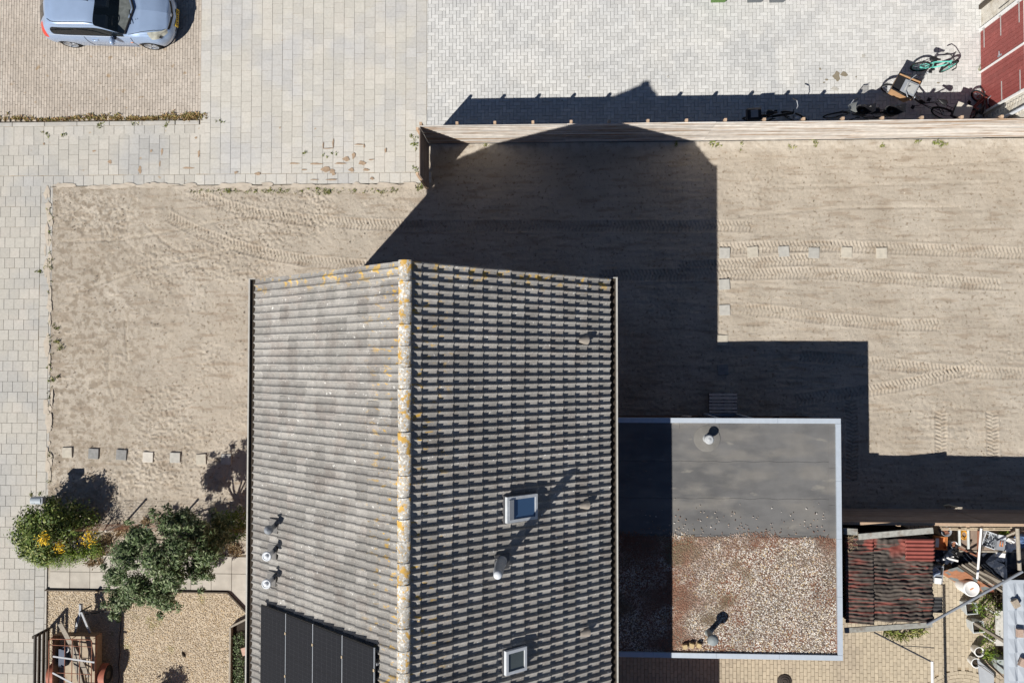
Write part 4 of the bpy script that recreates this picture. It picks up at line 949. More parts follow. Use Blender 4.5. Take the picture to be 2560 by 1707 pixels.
# ================================================================== STEPPING STONES, PALLET
st_me = {}
def stone(label, px, py, col, group, z=.022):
    q = P(px, py, z); me = st_me.get(col.name)
    if not me:
        me = mesh_np('stepping_stone', *brick_mesh('s', .305, .305, .09, .007)); me.materials.append(col); st_me[col.name] = me
    o = link('stepping_stone', me); o.location = (q.x, q.y, z); o.rotation_euler = (rnd.uniform(-.045, .045), rnd.uniform(-.045, .045), rnd.uniform(-.07, .07)); tag(o, label, 'paving slab', group)
SB = mat('slab_beige', (.45, .415, .35), .9, .12, 10, rn=.06); SG = mat('slab_grey', (.25, .25, .245), .9, .15, 12, rn=.08); SW = mat('slab_pale', (.54, .51, .46), .9, .1, 10); SM = mat('slab_midgrey', (.40, .39, .36), .9, .12, 10, rn=.06)
o7 = ('first', 'second', 'third', 'fourth', 'fifth', 'sixth', 'seventh')
for k, (px, py, c, cn) in enumerate(((167, 1131, SB, 'beige'), (233, 1134, SG, 'grey'), (302.7, 1136.7, SG, 'grey'), (369.4, 1142.5, SW, 'pale'), (437, 1144, SM, 'beige grey'), (502, 1148, SB, 'beige'), (565, 1148, SM, 'grey'))):
    stone(f'{cn} stepping slab, {o7[k]} from the footpath in the row above the shrubs', px, py, c, 'stepping slabs left of the house')
for k, (px, py, c) in enumerate(((1811.5, 632.4, SM), (1882, 630, SB), (1959.7, 628.6, SM), (2035, 632, SM), (2117, 630.7, SB), (2204.7, 632.8, SB))):
    stone(f'stepping slab, {o7[k]} from the left in the row across the sunny sand', px, py, c, 'stepping slabs on the sand right of the house')
for (px, py, c, lb) in ((1811, 711, SM, 'stepping slab just below the left end of the slab row on the sand'), (1812, 775, SM, 'stepping slab halfway down the column towards the annex'), (1806.5, 850.5, SB, 'stepping slab touching the edge of the annex shadow'), (1807, 924, SG, 'stepping slab in the shade above the pallet')):
    stone(lb, px, py, c, 'stepping slabs on the sand right of the house')
a, b = P(1773, 982, .14), P(1843, 1033, .14); t = thing('pallet', 'wooden slatted pallet used as a step in front of the annex', 'pallet', ((a.x+b.x)/2, (a.y+b.y)/2, 0))
for k in range(6):
    m = MB(); y = a.y+(b.y-a.y)*(k+.5)/6; m.box(((a.x+b.x)/2+rnd.uniform(-.01, .01), y, .13), (b.x-a.x, .072, .022)); m.build('slat', mat('pallet_wood', (.76, .65, .56), .9, .15, 12, rn=.12), t)
for f_ in (.06, .5, .94): m = MB(); m.box((a.x+(b.x-a.x)*f_, (a.y+b.y)/2, .06), (.08, a.y-b.y, .115)); m.build('bearer', WOODD, t)

# ================================================================== FRONT GARDEN (bottom left)
def clump(px, py, z, r, n, rz=None): q = P(px, py, z); return ((q.x, q.y, q.z), (r, r, rz or r*.8), n)
BARK = mat('bark', (.12, .09, .06), .95, .2, 20)
def stems(t, base, tips, r0):
    m = MB()
    for tp in tips:
        b, e = Vector(base), Vector(tp); k = b.lerp(e, .45)+Vector((rnd.uniform(-.08, .08), rnd.uniform(-.08, .08), .1)); m.tube([b, k, e], r0, 6, r2=r0*.3)
    m.build('stem', BARK, t)
q = P(165, 1318); t = thing('shrub', 'large leafy green shrub over the edge of the footpath', 'shrub', (q.x, q.y, 0))
cl = [clump(80, 1300, .9, .42, 600), clump(60, 1335, .8, .42, 600), clump(100, 1345, 1.15, .45, 800), clump(70, 1370, .7, .34, 450), clump(130, 1300, 1.0, .45, 700), clump(110, 1385, .7, .34, 500), clump(160, 1320, .8, .5, 600), clump(125, 1265, .65, .32, 350), clump(180, 1285, .5, .45, 450), clump(215, 1300, .4, .4, 350)]
leaves('crown', [(c, r, int(n*1.6)) for c, r, n in cl], LEAFL, t, .085, .55, shell=.3); stems(t, (q.x, q.y, 0), [c[0] for c in cl], .03)
q = P(160, 1375); t = thing('shrub', 'low bright green cushion shrub along the edge of the garden path', 'shrub', (q.x, q.y, 0))
cl = [clump(105, 1398, .3, .28, 420), clump(140, 1396, .35, .32, 560), clump(175, 1392, .35, .30, 520), clump(205, 1385, .3, .26, 400), clump(240, 1375, .25, .26, 300), clump(80, 1393, .25, .2, 200)]
leaves('crown', [(c, r, int(n*2.2)) for c, r, n in cl], LEAFB, t, .05, .4, up=.6, shell=.2); stems(t, (q.x, q.y, 0), [c[0] for c in cl], .015)
for (px, py, z, r, n, lb) in ((107, 1347, 1.62, .17, 150, 'bunch of yellow flowers on the large shrub, left of the three bunches'), (147, 1364, .95, .18, 150, 'bunch of yellow flowers in the middle, above the cushion shrub'), (220, 1345, .75, .22, 170, 'tall yellow flowering plant at the right end of the shrubs')):
    q = P(px, py, z); t = thing('flowering_plant', lb, 'flowers', (q.x, q.y, 0), 0, 'yellow flowers among the shrubs')
    fh = leaves('flower_head', [((q.x, q.y, z), (r*1.25, r*1.35, r*.6), n)], FLOW, t, .06, .4, up=.9, shell=.05); stuff(fh)
    leaves('foliage', [((q.x, q.y, z-.25), (r*1.1, r*1.2, .22), 200)], LEAFL, t, .07, .35); stems(t, (q.x, q.y, 0), [(q.x+rnd.uniform(-.1, .1), q.y+rnd.uniform(-.1, .1), z) for _ in range(5)], .008)
# grey green tree
tb = Vector((-9.75, -4.95, 0)); t = thing('tree', 'grey green leaning garden tree between the shrubs and the house', 'tree', tb)
cl = [clump(300, 1500, 1.55, .42, 700), clump(340, 1470, 2.1, .50, 1000), clump(395, 1485, 1.9, .45, 900), clump(310, 1385, 2.3, .45, 900), clump(345, 1345, 2.2, .42, 800), clump(385, 1400, 2.8, .50, 1000), clump(430, 1440, 2.2, .46, 900), clump(440, 1370, 2.6, .50, 900), clump(490, 1330, 2.2, .50, 900), clump(520, 1380, 2.0, .48, 800), clump(495, 1420, 1.7, .45, 700), clump(420, 1310, 2.0, .42, 600), clump(460, 1300, 1.8, .40, 600), clump(545, 1345, 1.6, .42, 600), clump(285, 1440, 1.7, .34, 450), clump(415, 1505, 1.4, .32, 400), clump(550, 1310, 1.4, .34, 400)]
sprigs = []
for c, r, n in cl:
    for _ in range(5):
        d_ = Vector((rnd.gauss(0, 1), rnd.gauss(0, 1), rnd.gauss(.2, .7))).normalized(); k_ = rnd.uniform(.95, 1.35)
        sprigs.append(((c[0]+d_.x*r[0]*k_, c[1]+d_.y*r[1]*k_, c[2]+d_.z*r[2]*k_), (rnd.uniform(.08, .2), rnd.uniform(.08, .2), rnd.uniform(.06, .14)), 60))
leaves('crown', [(c, (r[0]*.82, r[1]*.82, r[2]*.82), int(n*1.9)) for c, r, n in cl]+sprigs, LEAFD, t, .11, .33, up=.5, shell=.25)
m = MB(); m.tube([tb, tb+Vector((-.05, .03, .6)), tb+Vector((-.15, -.05, 1.2))], .09, 8, r2=.06); tr = m.build('trunk', BARK, t)
m = MB()
for c in cl: e = Vector(c[0]); b = tb+Vector((-.15, -.05, 1.15)); m.tube([b, b.lerp(e, .5)+Vector((0, 0, .12)), e], .035, 6, r2=.01)
m.build('limbs', BARK, t)
q = P(600, 1305); t = thing('shrub', 'small yellow green shrub in the corner by the house gutter', 'shrub', (q.x, q.y, 0))
leaves('crown', [clump(580, 1310, .45, .32, 420), clump(605, 1325, .4, .30, 420), clump(560, 1300, .5, .32, 350), clump(600, 1290, .6, .3, 300)], LEAFB, t, .07, .45); stems(t, (q.x, q.y, 0), [(q.x+rnd.uniform(-.2, .2), q.y+rnd.uniform(-.2, .2), .5) for _ in range(5)], .012)
q = P(436, 1690); t = thing('shrub', 'bush just below the bottom edge whose shadow falls on the gravel', 'shrub', (q.x-.62, q.y-.70, 0))
leaves('crown', [((q.x-.62, q.y-.70, .85), (.36, .30, .3), 700), ((q.x-.35, q.y-.72, .7), (.25, .22, .25), 300)], LEAFL, t, .085, .5, shell=.3); stems(t, (q.x-.62, q.y-.70, 0), [(q.x-.62, q.y-.70, .9), (q.x-.4, q.y-.7, .7)], .02)
# letterbox on a post
q = P(89, 1252, .98); t = thing('letterbox', 'grey metal box on a post beside the footpath', 'letterbox', (q.x, q.y, 0))
m = MB(); vs = []
for x in (-.16, .14):
    for i in range(9): a = math.pi*i/8; vs.append((q.x+x+(.05 if x < 0 and i in (0, 8) else 0), q.y-.10*math.cos(a), .93+.07*math.sin(a)))
    vs += [(q.x+x, q.y+.10, .78), (q.x+x, q.y-.10, .78)]
m.add(vs, [(i, i+1, 12+i, 11+i) for i in range(10)]+[(10, 0, 11, 21), tuple(range(11))[::-1], tuple(range(11, 22))]); m.build('box', mat('letterbox_grey', (.34, .39, .43), .5, .08, 9), t)
m = MB(); m.box((q.x+.17, q.y, .88), (.05, .18, .18)); m.build('door', GREYP, t); m = MB(); m.tube([(q.x+.02, q.y, 0), (q.x+.02, q.y, .8)], .03); m.build('post', GREYP, t)
# wire mesh fence
yw = P(311, 1309).y; t = thing('wire_fence', 'low wire mesh fence with thin posts between the shrubs and the sand', 'fence', (P(311, 1309).x, yw, 0))
xs = [P(180, 1300).x, P(311, 1309).x, P(440, 1309).x, -8.4, -7.2]
for k, x in enumerate(xs): m = MB(); m.tube([(x, yw, -.05), (x, yw, .98)], .028, 8); m.lathe([(.036, .96), (.036, 1.0), (0, 1.01)], 10, (x, yw, 0)); m.build('post', mat('pale_post', (.55, .5, .43), .8), t)
m = MB(); z = .06
while z < .95: m.tube([(xs[0]+(xs[-1]-xs[0])*i/20, yw+.012*math.sin(i*1.3+z*9), z+.01*math.sin(i)) for i in range(21)], .0035, 4); z += .11
x = xs[0]
while x < xs[-1]: m.tube([(x, yw, .04), (x+.02, yw+.01, .5), (x, yw, .94)], .003, 4); x += .12
m.build('wire_mesh', RUST, t)
tufts('dry_grass', [(P(px, py).x+rnd.uniform(-.25, .25), P(px, py).y+rnd.uniform(-.15, .15), .10, .10, 26) for px, py in ((270, 1345), (260, 1370), (300, 1330), (330, 1325), (250, 1385), (590, 1360), (600, 1375), (240, 1400), (380, 1300), (420, 1295)) for _ in range(6)], STRAW, 'dry straw and dead stalks lying between the shrubs and the tree')
# slatted fence beside the footpath
q = P(84, 1589, .74); t = thing('slat_fence', 'low dark slatted fence between the footpath and the trailer', 'fence', (q.x, q.y, 0))
for k, z in enumerate((.10, .30, .50, .69)): m = MB(); m.box((q.x+.02, q.y-1.75, z), (.03, 3.5, .11)); m.build('slat', WOODD if k < 3 else mat('dark_grey_wood', (.12, .115, .105), .85, .15, 12), t)
for k in range(3): m = MB(); m.box((q.x-.02, q.y-.04-k*1.6, .37), (.05, .075, .76)); m.build('post', WOODD, t)
# trailer with rusty rails
TZ = .62; a, b = P(134, 1588, TZ), P(240, 1590, TZ); x0, x1, y1 = a.x, b.x, a.y; y0 = y1-2.3
t = thing('trailer', 'small plywood car trailer with rusty tube rails full of planks', 'trailer', ((x0+x1)/2, (y0+y1)/2, 0))
PLY = mat('plywood', (.40, .335, .25), .85, .18, 6, rn=.06, patch=[((.26, .2, .14), 3, .6, .06)])
m = MB(); m.box(((x0+x1)/2, (y0+y1)/2, .33), (x1-x0, y1-y0, .03)); m.build('floor', PLY, t)
for c, d in ((((x0+x1)/2, y1, .47), (x1-x0, .025, .28)), ((x1, (y0+y1)/2, .47), (.025, y1-y0-.04, .28)), ((x0, (y0+y1)/2, .47), (.025, y1-y0-.04, .28)), (((x0+x1)/2, y0, .47), (x1-x0, .025, .28))): m = MB(); m.box(c, d); m.build('side_board', mat('side_board', (.22, .15, .10), .85, .15, 10, rn=.1), t)
m = MB(); m.tube([(x0, y1, TZ), (x1, y1, TZ), (x1, y0, TZ), (x0, y0, TZ)], .024, 8, True); m.build('top_rail', RUST, t)
m = MB(); zz = .74
m.tube([(x0-.05, y0, zz), (x0-.05, y1-.12, zz), (x0-.02, y1-.06, zz), (x0+.05, y1-.05, zz), (x1-.08, y1-.06, zz), (x1-.05, y1-.12, zz), (x1-.05, y0, zz)], .016, 6)
for fr in (.33, .5, .68): m.tube([(x0+(x1-x0)*fr, y1-.05, zz), (x0+(x1-x0)*fr, y0, zz)], .014, 6)
for dy in (.22, 1.0, 1.7): m.tube([(x0-.05, y1-dy, zz), (x1-.05, y1-dy-.04, zz)], .011, 6)
for x in (x0, (x0+x1)/2, x1): m.tube([(x, y1-.02, .34), (x, y1-.03, zz)], .012, 6)
m.build('rail_cage', RUST, t)
ap = P(201, 1514, .48); m = MB()
for x in (-.17, .17): m.beam((ap.x+.02+x*1.3, y1+.02, .38), (ap.x, ap.y-.12, .46), .055, .05)
m.build('drawbar', mat('drawbar_steel', (.34, .36, .39), .6, .15, 12), t); m = MB(); m.box((ap.x, ap.y-.06, .47), (.09, .24, .07), top=.7); m.tube([(ap.x, ap.y+.02, .50), (ap.x, ap.y+.06, .47)], .04, 10); m.build('coupling', mat('drawbar_steel', (.22, .24, .27)), t); m = MB(); m.tube([(ap.x+.08, ap.y-.12, .05), (ap.x+.08, ap.y-.12, .62)], .022, 8); m.tube([(ap.x+.08, ap.y-.12, .62), (ap.x+.17, ap.y-.12, .64)], .012, 6); m.build('jockey_stand', DARK, t)
for s, x in ((1, x1+.13), (-1, x0-.13)):
    yc = P(250, 1690, .4).y
    m = MB(); m.lathe([(.12, -.06), (.24, -.06), (.27, -.04), (.27, .04), (.24, .06), (.12, .06)], 28, (x, yc, .27), M=Matrix.Rotation(R(90), 4, 'Y')); w_ = m.build('wheel', RUBBER, t); m = MB(); m.disc((x+s*.05, yc, .27), .14, 20, Matrix.Rotation(R(90), 4, 'Y')); r_ = m.build('rim', WOODD); r_.parent = w_; r_.location = -t.location
    m = MB(); vs = []
    for i in range(13):
        a_ = math.pi*(i/12)
        for dx in (-.10, .10): vs.append((x+dx, yc+.34*math.cos(a_), .27+.34*math.sin(a_)))
    m.add(vs, [(2*i, 2*i+2, 2*i+3, 2*i+1) for i in range(12)], True); m.build('mudguard', mat('rust_red_guard', (.36, .12, .075), .6, .15, 12), t)
for (a_, b_, w_, lb) in (((150, 1558, .82), (222, 1690, .50), .13, 'long grey plank sticking out over the front of the trailer'), ((178, 1605, .42), (205, 1720, .42), .14, 'short grey plank lying inside the trailer')):
    m = MB(); m.beam(P(*a_), P(*b_), w_, .035); tag(m.build('plank', WOODW), lb, 'plank', 'planks in the trailer')
q = P(160, 1640, .45); m = MB(); m.box((q.x, q.y, .45), (.20, .55, .20), top=.9); m.box((q.x, q.y, .56), (.17, .5, .03)); tag(m.build('container', mat('dark_blue', (.03, .05, .10), .5, .2, 9)), 'dark blue container standing in the trailer', 'container')
m = MB(); m.lathe([(0, 0), (.09, 0), (.10, .16), (.08, .16), (.07, .04)], 16, (q.x+.08, q.y+.22, .36)); tag(m.build('bucket', WHITEP), 'small white bucket in the trailer under the planks', 'bucket')
q = P(190, 1690, .4); m = MB(); m.box((q.x-.05, q.y, .37), (.62, .9, .03), rz=.05); tag(m.build('board', PLY), 'pale board on the trailer floor', 'board')
for (a_, b_, lb) in (((132, 1640, .77), (236, 1655, .77), 'white lashing strap across the trailer, upper one'), ((131, 1681, .77), (190, 1712, .77), 'white lashing strap across the trailer, lower slanting one')):
    m = MB(); m.beam(P(*a_), P(*b_), .045, .006); tag(m.build('strap', mat('strap_web', (.45, .46, .48), .8)), lb, 'strap', 'lashing straps on the trailer')
pts = [P(px, py, .02) for px, py in ((205, 1536), (238, 1532), (262, 1528), (285, 1527), (300, 1530), (303, 1545), (302, 1570), (298, 1600), (300, 1630), (296, 1660), (298, 1690), (294, 1720))]
m = MB(); m.tube(pts, .014, 6); tag(m.build('cable', DARK), 'thin black cable lying on the gravel round the trailer', 'cable')
# planting strip by the house wall
q0, q1 = P(578, 1565, .1), P(618, 1720, .1); t = thing('planting_bed', 'narrow edged planting bed against the house wall', 'planter', ((q0.x+q1.x)/2, (q0.y+q1.y)/2, 0))
m = MB(); m.box((q0.x, (q0.y+q1.y)/2, .08), (.05, q0.y-q1.y, .22)); m.beam((q0.x, q0.y, .08), (q1.x, q0.y+.25, .08), .05, .22); m.build('edging', WOODW, t)
m = MB(); m.add([(q0.x, q0.y, .02), (q0.x, q1.y-.5, .02), (q1.x+.1, q1.y-.5, .02), (q1.x+.1, q0.y+.25, .02)], [(0, 1, 2, 3)]); m.build('soil', SOIL, t)
leaves('ground_cover', [clump(598, py, .1, .2, 260, .1) for py in (1595, 1620, 1650, 1680, 1705)], LEAFD, t, .05, .4, up=.8)
q = P(611, 1628, .2); m = MB(); m.box((q.x, q.y, .16), (.18, .22, .06), rz=.3); tag(m.build('brick', mat('pink_brick', (.50, .34, .27), .9, .1, 20)), 'pink brick lying in the planting bed', 'brick')
q = P(458, 1636); m = MB(); m.lathe([(0, .05), (.04, .045), (.07, .02), (.08, 0)], 10, (q.x, q.y, -.03), M=Matrix.Rotation(.6, 4, 'Z') @ Matrix.Diagonal((.6, 1.2, 1, 1))); tag(m.build('stone', SOIL), 'small dark clod on the gravel', 'stone')

# ================================================================== SHED AND CLUTTERED YARD (bottom right)
SZ = 2.15; s0, s1 = P(2111, 1340, SZ), P(2334, 1560, SZ); SX0, SX1, SY1, SY0 = s0.x, s1.x, s0.y, s1.y
t = thing('shed', 'shed roofed with tarred and red corrugated sheets beside the annex', 'shed', ((SX0+SX1)/2, (SY0+SY1)/2, 0))
m = MB()
for c, d in ((((SX0+SX1)/2, SY1-.06, SZ/2-.06), (SX1-SX0-.1, .05, SZ-.12)), ((SX1-.08, (SY0+SY1)/2, SZ/2-.06), (.05, SY1-SY0-.2, SZ-.12)), (((SX0+SX1)/2, SY0+.08, SZ/2-.06), (SX1-SX0-.1, .05, SZ-.12))): m.box(c, d)
m.build('wall', WOODD, t)
TAR = mat('tarred_sheet', (.055, .046, .04), .7, .25, 6, bump=.3, bsc=40, spec=.3, patch=[((.095, .08, .068), 2.5, .52, .09), ((.19, .058, .045), 2.2, .605, .04, (.45, 9, 1)), ((.18, .055, .045), 6, .68, .02), ((.19, .058, .046), 2.0, .56, .04, (.6, 7, 1), (0, 7.8, .25, .6)), ((.22, .062, .048), 2.6, .56, .04, None, (1, -4.75, .1, .35))])
REDS = mat('red_sheet', (.26, .075, .06), .6, .12, 6, spec=.3)
def corr(name, x0, x1, y0, y1, z, mt, amp=.018, crump=0, seed=0, lam=.098, slope=0):
    nx_ = max(6, int((x1-x0)/.035)); ny_ = int((y1-y0)/.0122); xg = np.linspace(x0, x1, nx_+1); yg_ = np.linspace(y0, y1, ny_+1)
    A, B = np.meshgrid(xg, yg_, indexing='ij')
    k = 1-.75*np.clip((vn(A, B, 1.6, 70+seed)-.52)*6, 0, 1)*(crump > 0)
    z_ = z+amp*k*np.sin(2*np.pi*(B+.012*np.sin(A*5+B*9)*(crump > 0))/lam)+crump*(vn(A*.45, B, 5, 80+seed)-.5)+crump*.7*(vn(A, B, 13, 81+seed)-.5)+slope*(A-x0)
    B2 = B+(crump*.9)*(vn(A, B*0, 6, 82+seed)-.5)
    i_ = np.arange((nx_+1)*(ny_+1)).reshape(nx_+1, ny_+1)
    f_ = np.stack([i_[:-1, :-1], i_[1:, :-1], i_[1:, 1:], i_[:-1, 1:]], -1).reshape(-1, 4)
    v_ = np.stack([A, B2, z_], -1).reshape(-1, 3)-np.array(t.location)
    o = link(name, mesh_np(name, v_, f_, True), mt, t); sm = o.modifiers.new('thickness', 'SOLIDIFY'); sm.thickness = .006; return o
xm = P(2178, 1450, SZ).x; xr = P(2260, 1350, SZ).x; yr = P(2260, 1398, SZ).y
corr('corrugated_sheet', SX0, xm+.05, SY0, SY1-.02, SZ+.045, TAR, .018, .05, 1)
corr('corrugated_sheet', xm, SX1, SY0+.05, SY1-.05, SZ, TAR, .019, .075, 2)
corr('corrugated_sheet', xr, SX1+.01, yr, SY1-.03, SZ+.075, REDS, .020)['label'] = 'clean red corrugated sheet at the shed corner'
qa, qb = P(2324, 1532, SZ), P(2359, 1493, SZ)
corr('corrugated_sheet', qa.x, qb.x, qa.y, qb.y, SZ-.06, mat('black_sheet', (.05, .05, .052), .6, .15, 9), .016)
for a_, b_, w_, lb in ((P(2108, 1327, SZ+.1), P(2143, 1329, SZ+.1), .16, 0), (P(2146, 1341, SZ+.1), P(2332, 1325, SZ+.1), .15, 0), (P(2112, 1575, SZ), P(2330, 1560, SZ), .13, 0)):
    m = MB(); m.beam(a_, b_, w_, .05); m.build('timber', mat('silver_wood', (.30, .30, .275), .9, .18, 14, rn=.12, patch=[((.2, .17, .14), 4, .58, .06)]), t)
tufts_ = [(P(2128, 1350, 0).x, P(2128, 1350, 0).y, 0, 0, 0)]
# pine straw on the shed roof
m = MB()
for _ in range(46):
    q = P(2128+rnd.gauss(0, 9), 1352+rnd.gauss(0, 13), SZ+.10); a_ = rnd.uniform(0, 6.28); l_ = rnd.uniform(.05, .12); m.tube([q, q+Vector((l_*math.cos(a_), l_*math.sin(a_), .01))], .004, 3)
stuff(m.build('straw', STRAW), 'dry straw caught on the corner of the shed roof', 'straw')
def pole(name, label, cat, a_, b_, r_, mt, group=None): m = MB(); m.tube([a_, b_], r_, 10); return tag(m.build(name, mt), label, cat, group)
pole('pole', 'long grey steel pole slanting from the shed corner over the yard', 'pole', P(2317, 1561, 2.25), P(2556, 1428, 2.25), .034, STEEL)
pole('pole', 'white painted pole lying over the clutter along the fence', 'pole', P(2453, 1320, 1.7), P(2443, 1446, 1.5), .03, WHITE)
t = thing('washing_line_frame', 'white pole and dark rods of a frame over the clinker yard', 'frame', P(2330, 1760))
A_ = P(2330, 1652, 1.95); m = MB(); m.tube([A_, (A_.x+.02, A_.y-3.2, 1.95)], .035, 10); m.build('white_pole', WHITE, t)
m = MB(); m.tube([P(2186, 1580, 2.0), A_-Vector((.04, 0, .0))], .02, 8); m.build('rod', mat('dark_steel', (.05, .055, .07), .5, metal=.4), t)
m = MB(); m.tube([P(2252, 1613, 1.98), P(2335, 1618, 1.7)], .010, 6); m.build('brace', mat('dark_steel', (.05, .055, .07)), t); m = MB(); m.tube([(A_.x+.02, A_.y-3.15, 1.95), (A_.x+.02, A_.y-3.15, 0)], .03, 8); m.build('leg', WHITE, t)

pole('beam', 'weathered grey timber beam at the right edge above the clutter', 'beam', P(2543, 1320, 1.9), P(2549, 1424, 1.9), .05, WOODW)
m = MB()
for k, (py, z) in enumerate(((1308, 1.5), (1313, 1.2), (1318, .9), (1323, 1.0))): m.beam(P(2335+k*6, py, z), P(2540-k*5, py+1, z), .035, .03)
tag(m.build('batten_stack', mat('pale_batten', (.46, .38, .28), .9, .15, 20)), 'stack of pale thin battens along the foot of the fence', 'battens')
# workbench board with clutter
t = thing('workbench', 'brown workbench board along the fence, holding crates', 'table', P(2470, 1350))
a_, b_ = P(2398, 1325, .75), P(2562, 1377, .75); m = MB(); m.box(((a_.x+b_.x)/2, (a_.y+b_.y)/2, .74), (b_.x-a_.x, a_.y-b_.y, .035)); m.build('top', mat('bench_board', (.25, .19, .15), .85, .15, 9), t)
m = MB(); m.box(((a_.x+b_.x)/2, b_.y-.02, .75), (b_.x-a_.x, .04, .06)); m.build('front_edge', WOODW, t)
for x in (a_.x+.1, b_.x-.4):
    for y in (a_.y-.05, b_.y+.05): m = MB(); m.box((x, y, .36), (.06, .06, .72)); m.build('leg', WOODD, t)
for px, lb in ((2398, 'left'), (2420, 'right')):
    a_ = P(px, 1323, 1.0); b_ = P(px+1, 1364 if px == 2398 else 1371, .85); m = MB(); m.beam(a_, b_, .055, .03); tag(m.build('pale_strip', mat('pale_grey_paint', (.52, .55, .54), .7, .1, 12)), f'pale grey painted strip leaning on the workbench, {lb} one of the pair', 'strip', 'pale strips on the workbench')
m = MB()
for k in range(5):
    q = P(2410, 1336, .80+.01*k); r_ = .07+.012*k; m.tube([(q.x+r_*math.cos(a)+rnd.uniform(-.01, .01)+.03*math.sin(k*2), q.y+1.2*r_*math.sin(a)+rnd.uniform(-.01, .01), .79+.01*k) for a in [6.283*i/14 for i in range(14)]], .010, 5, True)
tag(m.build('cable_coil', mat('orange_cable', (.65, .33, .04), .5)), 'coil of orange yellow cable on the workbench', 'cable')
q = P(2474, 1349, .85); t = thing('crate', 'white plastic crate full of metal bits on the workbench', 'crate', (q.x, q.y, .76))
Mc = Matrix.Rotation(-.35, 4, 'Z'); m = MB()
for c, d in (((0, 0, .02), (.36, .42, .02)), ((.18, 0, .08), (.02, .42, .14)), ((-.18, 0, .08), (.02, .42, .14)), ((0, .2, .08), (.36, .02, .14)), ((0, -.2, .08), (.36, .02, .14))): m.box(Mc @ Vector(c), d, M=Mc)
m.build('box', WHITEP, t, False); m = MB()
for _ in range(34): a_ = rnd.uniform(0, 6.28); p = Vector((rnd.uniform(-.13, .13), rnd.uniform(-.16, .16), rnd.uniform(.06, .15))); l_ = rnd.uniform(.06, .16); m.tube([p, p+Vector((l_*math.cos(a_), l_*math.sin(a_), rnd.uniform(-.03, .05)))], rnd.uniform(.005, .013), 5)
m.build('metal_bits', STEEL, t, False)
q = P(2500, 1356, .9); t = thing('storage_box', 'grey plastic box with an orange handle on the workbench', 'box', (q.x, q.y, .76)); m = MB(); m.box((0, 0, .10), (.24, .42, .20), rz=-.15, top=.93); m.build('body', GREYP, t, False); m = MB(); m.box((.02, .17, .215), (.2, .1, .03), rz=-.15); m.build('lid', WHITEP, t, False); m = MB(); m.tube([(Matrix.Rotation(-.15, 3, 'Z') @ Vector(p)) for p in ((-.035, -.08, .215), (.035, -.08, .215), (.035, .06, .215), (-.035, .06, .215))], .014, 6, True); m.build('handle', mat('orange_plastic', (.65, .2, .03), .5), t, False)
def bag(label, px, py, z, r_, mt, seed, fl=.6, nm='bag', cat='bag'):
    q = P(px, py, z); m = MB(); rr = random.Random(seed); n_, k_ = 12, 7; vs = []
    for j in range(k_+1):
        th = math.pi*j/k_
        for i in range(n_): a_ = 2*math.pi*i/n_; s = r_*(1+rr.uniform(-.22, .22)); vs.append((q.x+s*math.sin(th)*math.cos(a_)*1.2, q.y+s*math.sin(th)*math.sin(a_), max(.01, z+s*fl*math.cos(th))))
    m.add(vs, [(j*n_+i, j*n_+(i+1) % n_, (j+1)*n_+(i+1) % n_, (j+1)*n_+i) for j in range(k_) for i in range(n_)], False); return tag(m.build(nm, mt), label, cat)
bag('crumpled white bag on the right end of the workbench', 2530, 1358, .85, .15, WHITE, 1); bag('small white bag on the workbench near the beam', 2522, 1371, .82, .09, WHITEP, 2)
bag('blue bundle at the right edge of the workbench', 2556, 1352, .85, .17, mat('blue_bundle', (.10, .17, .32), .6, .2, 9), 3)
bag('dark blue tarpaulin heaped under the white pole', 2498, 1405, .35, .50, TARP, 4, .5, 'tarpaulin', 'tarpaulin'); bag('black plastic sheet between the shed and the workbench', 2352, 1385, .35, .28, TARP, 5, .5, 'plastic_sheet', 'sheet'); bag('second dark tarpaulin lying left of the white pole', 2420, 1398, .25, .38, TARP, 6, .4, 'tarpaulin', 'tarpaulin')
q = P(2351, 1357, .7); t = thing('drawer', 'orange wooden drawer standing against the shed', 'drawer', (q.x, q.y, 0)); ORW = mat('orange_wood', (.48, .19, .07), .6, .15, 9)
m = MB()
for c, d in (((0, 0, .62), (.34, .36, .02)), ((.16, 0, .68), (.02, .36, .12)), ((-.16, 0, .68), (.02, .36, .12)), ((0, .17, .68), (.34, .02, .12)), ((0, -.17, .68), (.34, .02, .12))): m.box(c, d, rz=-.06)
m.build('tray', ORW, t, False); m = MB(); m.box((-.09, .01, .69), (.10, .24, .03), rz=-.06); m.build('pale_block', WHITEP, t, False); m = MB(); m.box((0, 0, .3), (.30, .30, .60)); m.build('stand', WOODD, t, False)
for (px, py, z, r_, mt, lb) in ((2367, 1328, .75, .14, GREYP, 'grey bucket with scraps in the corner by the shed'), (2386, 1362, .5, .10, WHITEP, 'small white basin among the clutter beside the drawer')):
    q = P(px, py, z); t = thing('bucket', lb, 'bucket', (q.x, q.y, z-.25)); m = MB(); m.lathe([(r_*.8, 0), (r_, .25), (r_*.93, .25), (r_*.75, .03), (0, .03)], 20, (0, 0, 0)); m.build('body', mt, t, False); m = MB()
    for _ in range(8): a_ = rnd.uniform(0, 6.28); m.box((r_*.4*math.cos(a_), r_*.4*math.sin(a_), .16+rnd.uniform(0, .05)), (.09, .04, .03), rz=a_)
    m.build('scraps', RUST, t, False)
